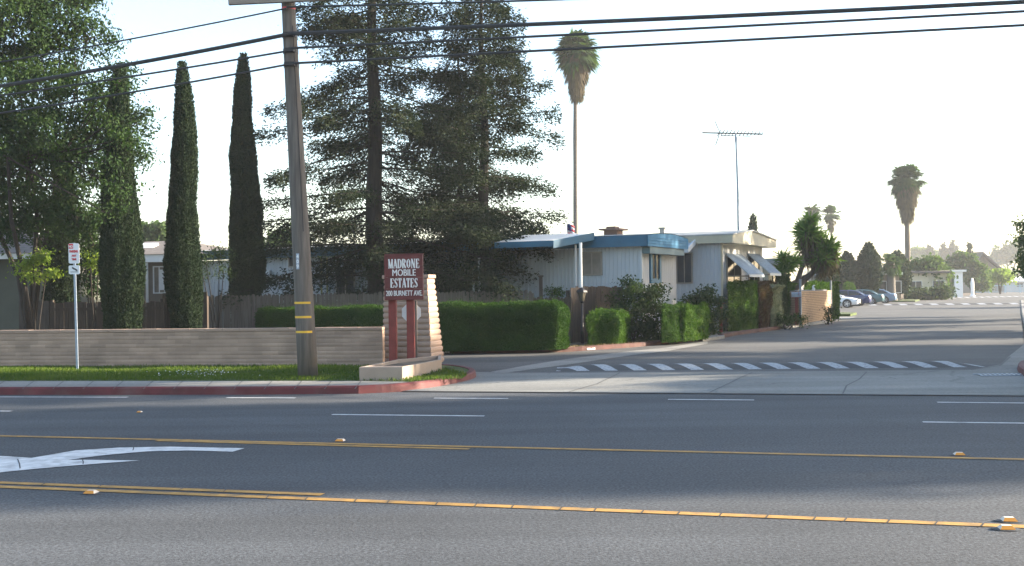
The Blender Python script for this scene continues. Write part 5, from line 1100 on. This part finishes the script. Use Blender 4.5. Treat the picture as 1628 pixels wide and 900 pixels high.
def yucca(heads, stems_, x, y, label, name='yucca_tree', n_leaf=190, dead=True, group=None):
    r = tree_root(name, x, y); q = MB()
    for st, rr in stems_: q.tube(st, [rr * (1 - .45 * i / (len(st) - 1)) for i in range(len(st))], 8)
    q.build('trunk', 'bark2', r); V = []; D = []; Ls = []
    for (c, rad) in heads:
        n_ = int(n_leaf * (rad / .8) ** 1.3); d = unit(rng.normal(size=(n_, 3)) * [1, 1, .8] + [0, 0, .35]); o_ = np.array(c) + rng.normal(size=(n_, 3)) * rad * .12
        V.append(o_); D.append(d * rad * rng.uniform(.9, 1.35, (n_, 1)))
    V = np.concatenate(V); D = np.concatenate(D); s_ = unit(np.cross(D, rng.normal(size=D.shape))) * .04
    vv = np.stack([V - s_, V + s_, V + D * .6 + s_ * .9, V + D], 1).reshape(-1, 3); np_mesh('leaves', vv, np.arange(len(vv)).reshape(-1, 4), 'yucca', r)
    if dead:
        V = []; D = []
        for (c, rad) in heads:
            n_ = 130; V.append(np.array(c) + rng.normal(size=(n_, 3)) * [rad * .28, rad * .28, rad * .3] - [0, 0, rad * .45]); D.append(unit(rng.normal(size=(n_, 3)) * [.35, .35, .3] - [0, 0, 1]) * rad * .9)
        V = np.concatenate(V); D = np.concatenate(D); s_ = unit(np.cross(D, rng.normal(size=D.shape))) * .03; vv = np.stack([V - s_, V + s_, V + D * .6 + s_, V + D], 1).reshape(-1, 3); np_mesh('dead_leaves', vv, np.arange(len(vv)).reshape(-1, 4), 'palmdead', r)
    tag(r, label, 'yucca', group); return r
yx, yy = at(1268, 56), 56.0
def yr(px, py, dy=0): p_ = P(px, py, 56 + dy); return (p_[0] - yx, dy, p_[2])
b0_ = (0, 0, 0)
yucca([(yr(1285, 372), .85), (yr(1282, 392, .3), .75), (yr(1300, 380, .4), .6), (yr(1312, 396), .85), (yr(1305, 412, -.3), .7), (yr(1320, 410, .3), .6), (yr(1288, 352, .2), .55), (yr(1294, 400, .4), .6), (yr(1276, 362, .3), .5), (yr(1322, 392), .5)],
      [([b0_, yr(1265, 455), yr(1275, 425), yr(1284, 395)], .17), ([yr(1265, 458), yr(1285, 440), yr(1302, 425), yr(1312, 405)], .17), ([yr(1250, 455), yr(1275, 442), yr(1300, 428)], .1)], yx, yy, 'tall many headed yucca tree beside the brick enclosure')
yx, yy = at(1246, 54), 54.0
def yr(px, py, dy=0): p_ = P(px, py, 54 + dy); return (p_[0] - yx, dy, p_[2])
yucca([(yr(1246, 412), .55), (yr(1252, 425), .55), (yr(1243, 430), .5), (yr(1262, 418, .5), .5)], [([(0, 0, 0), (.05, 0, 1.5), yr(1247, 425)], .14)], yx, yy, 'smaller yucca leaning next to the awnings', dead=False)
cypress(at(1199, 95), 95, P(1199, 342, 95)[2], 1.05, 'lone distant cypress tip above the cream gable roof', seed=12, leaf=(.25, .12), dens=500, z=0)

# ------------------------------------------------------------------ far row, parking, street lamp
def far_home(px0, px1, Y, py_roof, py_eave, wm, rm, label, depth=9, rz=0, wins=3, name='mobile_home', grp='mobile homes'):
    x0, x1 = at(px0, Y), at(px1, Y); zr = P(px0, py_roof, Y)[2]; ze = P(px0, py_eave, Y)[2]; r = empty(name, (x0, Y, 0), rz); L = x1 - x0
    MB().b2(.2, L - .2, .6, depth, 0, ze).build('wall', wm, r)
    q = MB(); q.add([(0, 0, ze), (L, 0, ze), (L, depth * .5, zr), (0, depth * .5, zr), (L, depth, ze), (0, depth, ze), (0, 0, ze - .22), (L, 0, ze - .22), (L, depth, ze - .22), (0, depth, ze - .22)], [(0, 1, 2, 3), (3, 2, 4, 5), (6, 7, 1, 0), (7, 8, 4, 2, 1), (9, 6, 0, 3, 5), (6, 9, 8, 7)]); q.build('roof', rm, r)
    for k in range(wins): x = L * (k + .6) / wins; window(r, 'front', x - .8, x + .6, 1.0, min(ze - .5, 2.2), 'whitetrim', 'glass', 2, off_=.6)
    tag(r, label, 'mobile home', grp); return r
far_home(1318, 1436, 118, 424, 435, 'taupe', 'whitetrim', 'long low home with pale roof behind the parked cars', wins=5)
far_home(1438, 1512, 132, 426, 432, 'cream', 'shingle', 'pale home behind the tall palm trunk and round tree', wins=2)
fr = fence((at(1312, 112), 112), (at(1436, 126), 126), P(1360, 450, 118)[2], 'far grey fence behind the parked cars', m='fence', seed=15, style='flat')
# colonnade posts of far carport
for i, px in enumerate((1350, 1385, 1345)): pass
cypress(at(1348, 108), 108, P(1348, 401, 108)[2], 2.4, 'left of the far egg shaped cypress bushes behind the cars', seed=13, leaf=(.25, .14), dens=180, shape='egg', bot=1.0, group='far egg shaped bushes')
cypress(at(1382, 108), 108, P(1382, 386, 108)[2], 2.6, 'middle far egg shaped cypress bush with a pointed tip', seed=14, leaf=(.25, .14), dens=180, shape='egg', bot=1.0, group='far egg shaped bushes')
cypress(at(1427, 122), 122, P(1427, 400, 122)[2], 3.3, 'rounded far bush right behind the short palm', seed=15, leaf=(.3, .16), dens=130, shape='egg', bot=.8, group='far egg shaped bushes')
cypress(at(1316, 92), 92, P(1316, 408, 92)[2], 1.9, 'dark far bush behind the yucca branches', seed=16, leaf=(.25, .14), dens=180, shape='egg', bot=.6, group='far egg shaped bushes')
r = empty('street_lamp', (at(1391, 116), 116, 0)); z = P(1390, 411, 116)[2]; MB().tube([(0, 0, 0), (0, 0, z - .7)], [.11, .07], 8).build('post', 'galv', r)
MB().tube([(0, 0, z - .75), (0, 0, z - .65), (0, 0, z - .1)], [.10, .2, .24], 8).build('lamp_glass', 'signwhite', r); MB().tube([(0, 0, z - .1), (0, 0, z - .04), (0, 0, z + .08)], [.3, .28, .08], 8).build('cap', 'galv', r); tag(r, 'short street lamp with a white globe behind the parked cars', 'street lamp')

# cars
def car(loc, rz, col, label, rear=False, sedan=True, kind='coupe'):
    r = empty('parked_car', (loc[0], loc[1], 0.01), rz); L = 4.6; W = .88
    # lengthwise stations: x, bottom z, belt z, half width
    if kind == 'coupe': st = [(-2.28, .42, .72, .60), (-2.2, .30, .86, .74), (-1.7, .20, .92, .86), (-.9, .18, .93, .90), (.2, .18, .90, .90), (1.0, .18, .88, .89), (1.6, .20, .82, .85), (2.1, .26, .70, .74), (2.28, .36, .60, .58)]; gh = [(-1.75, .90, .62), (-1.15, 1.24, .56), (-.5, 1.34, .54), (.15, 1.32, .54), (1.0, .88, .66)]
    else: st = [(-2.4, .42, .80, .62), (-2.3, .30, .95, .78), (-1.7, .20, .98, .87), (-.9, .18, .97, .89), (.2, .18, .95, .89), (1.1, .18, .92, .88), (1.7, .20, .86, .85), (2.2, .26, .74, .76), (2.38, .36, .62, .6)]; gh = [(-1.85, .95, .66), (-1.2, 1.34, .58), (-.6, 1.40, .57), (.2, 1.38, .57), (1.15, .92, .68)]
    q = MB(); rings = []
    for x, zb, zt_, w_ in st: rings.append([(x, -w_ * .88, zb), (x, -w_, zb + .15), (x, -w_, (zb + zt_) / 2 + .04), (x, -w_ * .95, zt_ - .05), (x, -w_ * .78, zt_), (x, 0, zt_ + .03), (x, w_ * .78, zt_), (x, w_ * .95, zt_ - .05), (x, w_, (zb + zt_) / 2 + .04), (x, w_, zb + .15), (x, w_ * .88, zb), (x, 0, zb)])
    q.loft(rings); body = q.build('body', col, r, smooth=True); md = body.modifiers.new('es', 'EDGE_SPLIT'); md.split_angle = R(50)
    q = MB(); rings = []
    for i, (x, z_, w_) in enumerate(gh): b_ = .80; rings.append([(x, -.78, b_ + .02), (x, -w_ - .03, z_ - .07), (x, -w_ * .85, z_), (x, 0, z_ + .02), (x, w_ * .85, z_), (x, w_ + .03, z_ - .07), (x, .78, b_ + .02)])
    q.loft(rings); q.build('windows', 'glass', r, smooth=True)
    q = MB(); rings = []
    for (x, z_, w_) in gh[1:4]: rings.append([(x, -w_ - .02, z_ - .045), (x, -w_ * .84, z_ + .012), (x, 0, z_ + .035), (x, w_ * .84, z_ + .012), (x, w_ + .02, z_ - .045)])
    q.loft(rings); rf_ = q.build('roof_panel', col, r)
    q = MB()
    for s_ in (-1, 1):
        q.tube([(gh[0][0], s_ * .76, gh[0][1] - .03), (gh[1][0], s_ * (gh[1][2] + .01), gh[1][1] - .03)], .055, 6); q.tube([(gh[4][0], s_ * .74, gh[4][1] - .02), (gh[3][0], s_ * (gh[3][2] + .01), gh[3][1] - .03)], .035, 6); q.tube([(-.55, s_ * .80, .92), (-.5, s_ * (gh[2][2] + .02), gh[2][1] - .05)], .03, 5)
    q.build('pillars', col, r)
    for x in (-1.38, 1.38):
        for s_ in (-1, 1):
            q = MB(); y = s_ * (st[3][3] - .10); q.tube([(x, y - .11 * 1, .32), (x, y + .11, .32)], .325, 20); wh = q.build('wheel', 'tyre', r)
            q = MB(); yo = y + s_ * .112; q.tube([(x, yo - .004, .32), (x, yo + .012 * s_ + .004, .32)], .12, 12)
            for k in range(5): a_ = k * 2 * math.pi / 5; q.box((x + math.cos(a_) * .13, yo + s_ * .006, .32 + math.sin(a_) * .13), (.2, .02, .06), 0, (-a_, 'Y'))
            q.tube([(x + math.cos(t) * .215, yo + s_ * .006, .32 + math.sin(t) * .215) for t in np.linspace(0, 6.283, 20)], .016, 5, caps=False); q.build('rim', 'rim', wh)
            q = MB(); yo2 = s_ * (st[3][3] + .004); q.tube([(x, yo2 - .004, .34), (x, yo2 + .004, .34)], .375, 20); q.build('wheel_arch', 'black', wh)
            wh.location = (0, s_ * .115, 0); wh.children[-1].location = (0, -s_ * .108 - s_ * .004, 0)
    lm, rm_ = (('lamp_clear', 'lamp_red'))
    for s_ in (-1, 1):
        q = MB(); q.box((2.13, s_ * .60, .62), (.16, .3, .12), s_ * R(-28)); q.build('headlight', lm, r); q = MB(); q.box((-2.24, s_ * .6, .74), (.12, .34, .13), s_ * R(12)); q.build('tail_light', rm_, r)
        q = MB(); q.box((.85, s_ * .97, .93), (.12, .16, .11)); q.build('side_mirror', col, r)
    q = MB(); q.b2(2.2, 2.32, -.5, .5, .3, .42); q.b2(-2.36, -2.2, -.25, .25, .45, .58); q.build('bumper_insert', 'black', r)
    tag(r, label, 'car', 'cars parked side by side in the small lot'); return r
cw = [('white_paint', (.72, .74, .77)), ('navy_paint', (.015, .025, .11)), ('teal_paint', (.02, .10, .12)), ('steelblue_paint', (.12, .20, .32))]
mats = [paint(*c) for c in cw]; rzc = R(-24)
def carpos(px, py, back): p_ = Vector(G(px, py)); d = Vector((math.cos(rzc), math.sin(rzc))); return p_ - d * back
c1 = carpos(1367, 489.0, 2.28); car((c1.x, c1.y), rzc, mats[0], 'white sports coupe with its nose pointing right, nearest the brick enclosure')
c2 = carpos(1384.5, 486.3, 2.36); car((c2.x, c2.y), rzc + math.pi, mats[1], 'dark blue sedan parked tail out behind the white coupe', kind='sedan')
c3 = carpos(1405, 484.2, 2.36); car((c3.x, c3.y), rzc + math.pi, mats[2], 'dark teal sedan parked between the dark blue and steel blue cars', kind='sedan')
c4 = carpos(1425.5, 482.0, 2.4); car((c4.x, c4.y), rzc + math.pi, mats[3], 'steel blue sedan at the far end of the parked row', kind='sedan')

# plants round tall palm
def far_tree(px, Y, blobs, m, label, n, leaf, name='far_tree', trunk=True, sig=.5, group=None, tr=.15, barkm='bark'):
    x = at(px, Y); cl = []
    for (a_, b_, rpx) in blobs: q = P(a_, b_, Y); cl.append(((q[0] - x, random.uniform(-1, 1) * rpx * Y / 1750, q[2]), rpx * Y / 1750))
    st = [[(0, 0, 0), (c[0] * .3, c[1] * .3, c[2] * .5), (c[0] * .8, c[1] * .8, c[2] * .9)] for c, _ in cl[:3]]
    return broadleaf(x, Y, st, cl, m, label, n, leaf, name=name, seed=int(px) + 1, sig=sig, trunk_r=tr, group=group, barkm=barkm)
far_tree(1467, 134, [(1462, 425, 10), (1480, 422, 12), (1492, 432, 11), (1475, 435, 12), (1498, 442, 8), (1485, 450, 10), (1460, 430, 8), (1488, 462, 9)], 'fargreen', 'round multi stemmed tree beside the tall palm trunk', 9000, (.45, .25), 'round_tree', tr=.22, barkm='bark2')
far_tree(1455, 128, [(1440, 470, 7), (1455, 472, 7), (1470, 470, 8), (1485, 468, 7), (1498, 464, 7), (1428, 462, 4)], 'shrub', 'low shrubs at the foot of the tall palm', 4000, (.35, .2), 'low_shrub', tr=.08)
far_tree(1548, 175, [(1540, 420, 8), (1528, 420, 9), (1518, 415, 7), (1550, 428, 9), (1556, 440, 8), (1540, 440, 9), (1560, 452, 7), (1530, 410, 6)], 'fargreen', 'mixed green tree behind the white shed', 8000, (.6, .35), tr=.3)
far_tree(1590, 185, [(1585, 438, 6), (1595, 442, 7), (1600, 435, 6), (1578, 446, 5)], 'bright', 'small light green tree before the brown gabled house', 2500, (.45, .25), tr=.15)
far_tree(1606, 420, [(1600, 405, 14), (1615, 402, 15), (1630, 398, 18), (1590, 412, 9), (1645, 400, 18)], 'fargreen', 'pale hazy broad tree behind the brown house', 6000, (1.4, .9), sig=1.2, tr=.5)
far_tree(1465, 420, [(1455, 408, 9), (1468, 403, 10), (1480, 408, 9), (1490, 412, 8), (1448, 415, 8)], 'fargreen', 'hazy broad tree left of the far conifers', 5000, (1.4, .9), sig=1.2, tr=.5)
for i, (px, pt, w_) in enumerate(((1480, 390, 12), (1501, 388, 14), (1516, 384, 14), (1542, 386, 8))):
    Y = 400 if i < 3 else 220; cypress(at(px, Y), Y, P(px, pt, Y)[2], w_ * Y / 1750 * 1.5, ['first of three hazy far conifers, nearest the palm', 'second of three hazy far conifers', 'third and tallest of the hazy far conifers', 'thin dark cypress tip left of the brown gabled house'][i], seed=30 + i, leaf=(1.0, .5) if i < 3 else (.5, .25), dens=14 if i < 3 else 60, name='far_conifer', group='distant conifers', shape='spire', sub=4)
far_tree(242, 75, [(240, 372, 9), (252, 366, 8), (230, 380, 8), (260, 378, 7), (222, 368, 8)], 'fargreen', 'distant green tree over the taupe house roof', 3000, (.3, .18), tr=.15, sig=.3)
far_tree(455, 62, [(445, 385, 14), (462, 375, 14), (470, 392, 12), (438, 395, 10)], 'fargreen', 'pale green tree behind the long home left of the big redwood', 3500, (.25, .14), tr=.12, sig=.3)
far_tree(1470, 500, [(1300 + 40 * k, 440, 16) for k in range(10)], 'fargreen', 'low hazy treeline behind the far homes', 7000, (1.6, 1.0), sig=1.6, tr=.4)
far_tree(560, 90, [(420 + 45 * k, 415, 20) for k in range(9)], 'fargreen', 'dense tree mass behind the long white home', 9000, (.4, .22), sig=.6, tr=.2)
# right hand tree
far_tree(1660, 62, [(1640, 360, 12), (1650, 385, 18), (1658, 350, 14), (1638, 405, 11), (1650, 420, 17), (1665, 400, 22), (1670, 365, 20), (1640, 432, 10), (1660, 440, 16), (1620, 380, 4), (1622, 354, 4)], 'fargreen', 'leafy tree leaning in from the right edge of the side street', 9000, (.2, .11), 'leafy_tree', sig=.3, tr=.14)
# shed, far fence, brown house
x0 = at(1509, 150); r = empty('garden_shed', (x0, 150, 0)); zr = P(1520, 429, 150)[2]; wd = at(1531, 150) - x0
MB().b2(0, wd * .42, .6, 4, 0, zr - .3).build('wall', 'taupe', r); MB().b2(wd * .42, wd, 0, 4, 0, zr - .3).build('wall', 'signwhite', r); MB().b2(-.2, wd + .4, -.3, 4.3, zr - .28, zr).build('roof', 'whitetrim', r); MB().b2(wd * .34, wd * .415, .3, .59, .3, zr - .35).build('drainpipe', 'teal', r); MB().b2(wd + .001, wd + .04, 1, 2, 1, 2).build('window', 'glass', r)
tag(r, 'small white shed with flat roof at the bend of the side street', 'shed')
x0 = at(1545, 215); r = empty('gabled_house', (x0, 215, 0)); x1 = at(1604, 215) - x0; ze = P(1560, 436, 215)[2]; zr = P(1565, 404, 215)[2]
MB().b2(.5, x1 - .2, 1, 12, 0, ze).build('wall', 'taupe', r)
px_ = at(1566, 215) - x0; q = MB(); q.add([(0, 0, ze - .2), (px_ * .9, 0, zr), (x1 + .5, 0, ze - .9), (0, 12.5, ze - .2), (px_ * .9, 12.5, zr), (x1 + .5, 12.5, ze - .9), (0, 0, ze + .3), (px_ * .9, 0, zr + .5), (x1 + .5, 0, ze - .4), (0, 12.5, ze + .3), (px_ * .9, 12.5, zr + .5), (x1 + .5, 12.5, ze - .4)], [(6, 7, 10, 9), (7, 8, 11, 10), (0, 6, 9, 3), (0, 1, 7, 6), (1, 2, 8, 7), (2, 5, 11, 8), (0, 3, 4, 1), (1, 4, 5, 2)]); q.build('roof', 'shingle', r)
q = MB(); q.add([(.5, .98, ze), (px_ * .9, .98, zr - .1), (x1 - .2, .98, ze - .3), (x1 - .2, .98, ze - 1)], [(0, 3, 2, 1)]); q.add([(.5, 1.1, ze), (px_ * .9, 1.1, zr - .1), (x1 - .2, 1.1, ze - .3), (x1 - .2, 1.1, ze - 1)], [(0, 1, 2, 3)]); q.build('gable_wall', 'taupe', r); window(r, 'front', px_ * .9 - 1.5, px_ * .9 + .2, 1.2, 2.6, 'whitetrim', 'glass', 2, off_=1.0)
tag(r, 'brown gabled house at the far end of the side street', 'house')
x0 = at(1550, 205); x1 = at(1640, 205); r = empty('rail_fence', (x0, 205, 0)); q = MB(); L = x1 - x0; zt_ = P(1580, 453.5, 205)[2]
M['blueish'] = mat('pale_blue_rail', (.34, .47, .55), .5, .05)
q.b2(0, L, -.04, .04, zt_ - .12, zt_); q.b2(0, L, -.04, .04, .15, .25)
for k in range(int(L / .28)): q.b2(k * .28, k * .28 + .05, -.02, .02, .25, zt_ - .12)
q.build('rails', 'blueish', r)
for k in range(int(L / 2.8) + 1): MB().b2(k * 2.8 - .09, k * 2.8 + .09, -.09, .09, 0, zt_ + .08).build('post', 'blueish', r)
tag(r, 'pale blue rail fence across the far end of the side street', 'fence')
q = MB(); z = P(1546, 442, 160)[2]; q.tube([(0, 0, 0), (0, 0, .3), (0, 0, z * .7), (0, 0, z)], [.4, .22, .25, .12], 10); tag(q.build('white_pillar', 'signwhite', loc=(at(1546, 160), 160, 0)), 'white pillar ornament in front of the dark tree beyond the shed', 'ornament')
# gate posts at the right
xg, yg = G(1622, 477.5); r = empty('utility_box', (xg + .6, yg - 1, 0.08)); MB().b2(-.35, .2, -.2, .2, 0, .8).build('box_body', 'signwhite', r, bevel=.02); MB().b2(-.4, .25, -.25, .25, .801, .86).build('box_lid', 'planter', r); MB().b2(-.30, -.05, -.22, -.202, .1, .7).build('door', 'walk', r); tag(r, 'squat tan utility box at the right edge far up the side street', 'utility box')
far_home(1600, 1720, 235, 440, 447, 'siding', 'whitetrim', 'white roofed building behind the blue rail fence', wins=3)

# ------------------------------------------------------------------ unseen trees right of the frame, placed and stretched for the shade they cast
def shade_proto(label):
    cl = []
    rr = random.Random(11)
    for k in range(26):
        a_ = rr.uniform(0, 6.28); d = rr.uniform(.3, 2.7); cl.append(((math.cos(a_) * d, math.sin(a_) * d, 3.4 + rr.uniform(0, 5.2)), rr.uniform(.8, 1.3)))
    return broadleaf(0, 0, [[(0, 0, 0), (.1, 0, 1.5), (.5, .3, 3.4)], [(0, 0, 0), (0, 0, 1.6), (-.7, -.2, 3.8)], [(0, 0, 0), (0, .1, 1.8), (.1, .9, 4.5)]], cl, 'broad', label, 17000, (.22, .13), name='unseen_shade_tree', seed=31, sig=.32, trunk_r=.22, group='unseen roadside trees placed for their shade beyond the right edge')
sp = shade_proto('unseen roadside tree placed for its shade beyond the right edge'); first = True
spots = [(17.5, 13.6, 1.05), (24, 12.6, 1.2), (31, 13.4, 1.35), (38.5, 12.8, 1.4), (46, 12.6, 1.45), (55, 12.2, 1.5), (66, 12.2, 1.6),
         (27, 23.6, .95), (36, 27, 1.2), (47, 20, 1.3), (17.2, 21.9, .95), (19.5, 19.3, .5), (25, 19.8, .55), (33, 20.6, .6), (60, 16.0, 1.5),
         (30, 37, 1.35), (31, 44.5, 1.45), (36, 50, 1.3), (42, 25.5, 1.0), (58, 29.5, 1.1), (40, 34, .8), (66, 41, 1.1), (55, 49, .9), (75, 60, 1.2), (68, 74, 1.1)]
for i, (x, y, s_) in enumerate(spots):
    o = sp if i == 0 else copy_tree(sp); o.location = (x, y + .175 * x, 0); o.rotation_euler = (0, 0, i * 1.3); o.scale = (s_, s_, s_ * (1.35 if i < 6 else 2.1 if y == 21.9 else 1.1))

# ------------------------------------------------------------------ haze
HAZE = 0.00045
if HAZE > 0:
    q = MB(); q.b2(-260, 420, -61, 760, -1.03, 27); hz = q.build('haze', M['soil']); hm = bpy.data.materials.new('haze_air'); hm.use_nodes = True; n = hm.node_tree.nodes; n.clear()
    pv = n.new('ShaderNodeVolumePrincipled'); pv.inputs['Color'].default_value = (.93, .96, 1, 1); pv.inputs['Density'].default_value = HAZE; pv.inputs['Anisotropy'].default_value = 0.2
    o_ = n.new('ShaderNodeOutputMaterial'); hm.node_tree.links.new(pv.outputs[0], o_.inputs['Volume']); hz.data.materials[0] = hm; hz['kind'] = 'stuff'
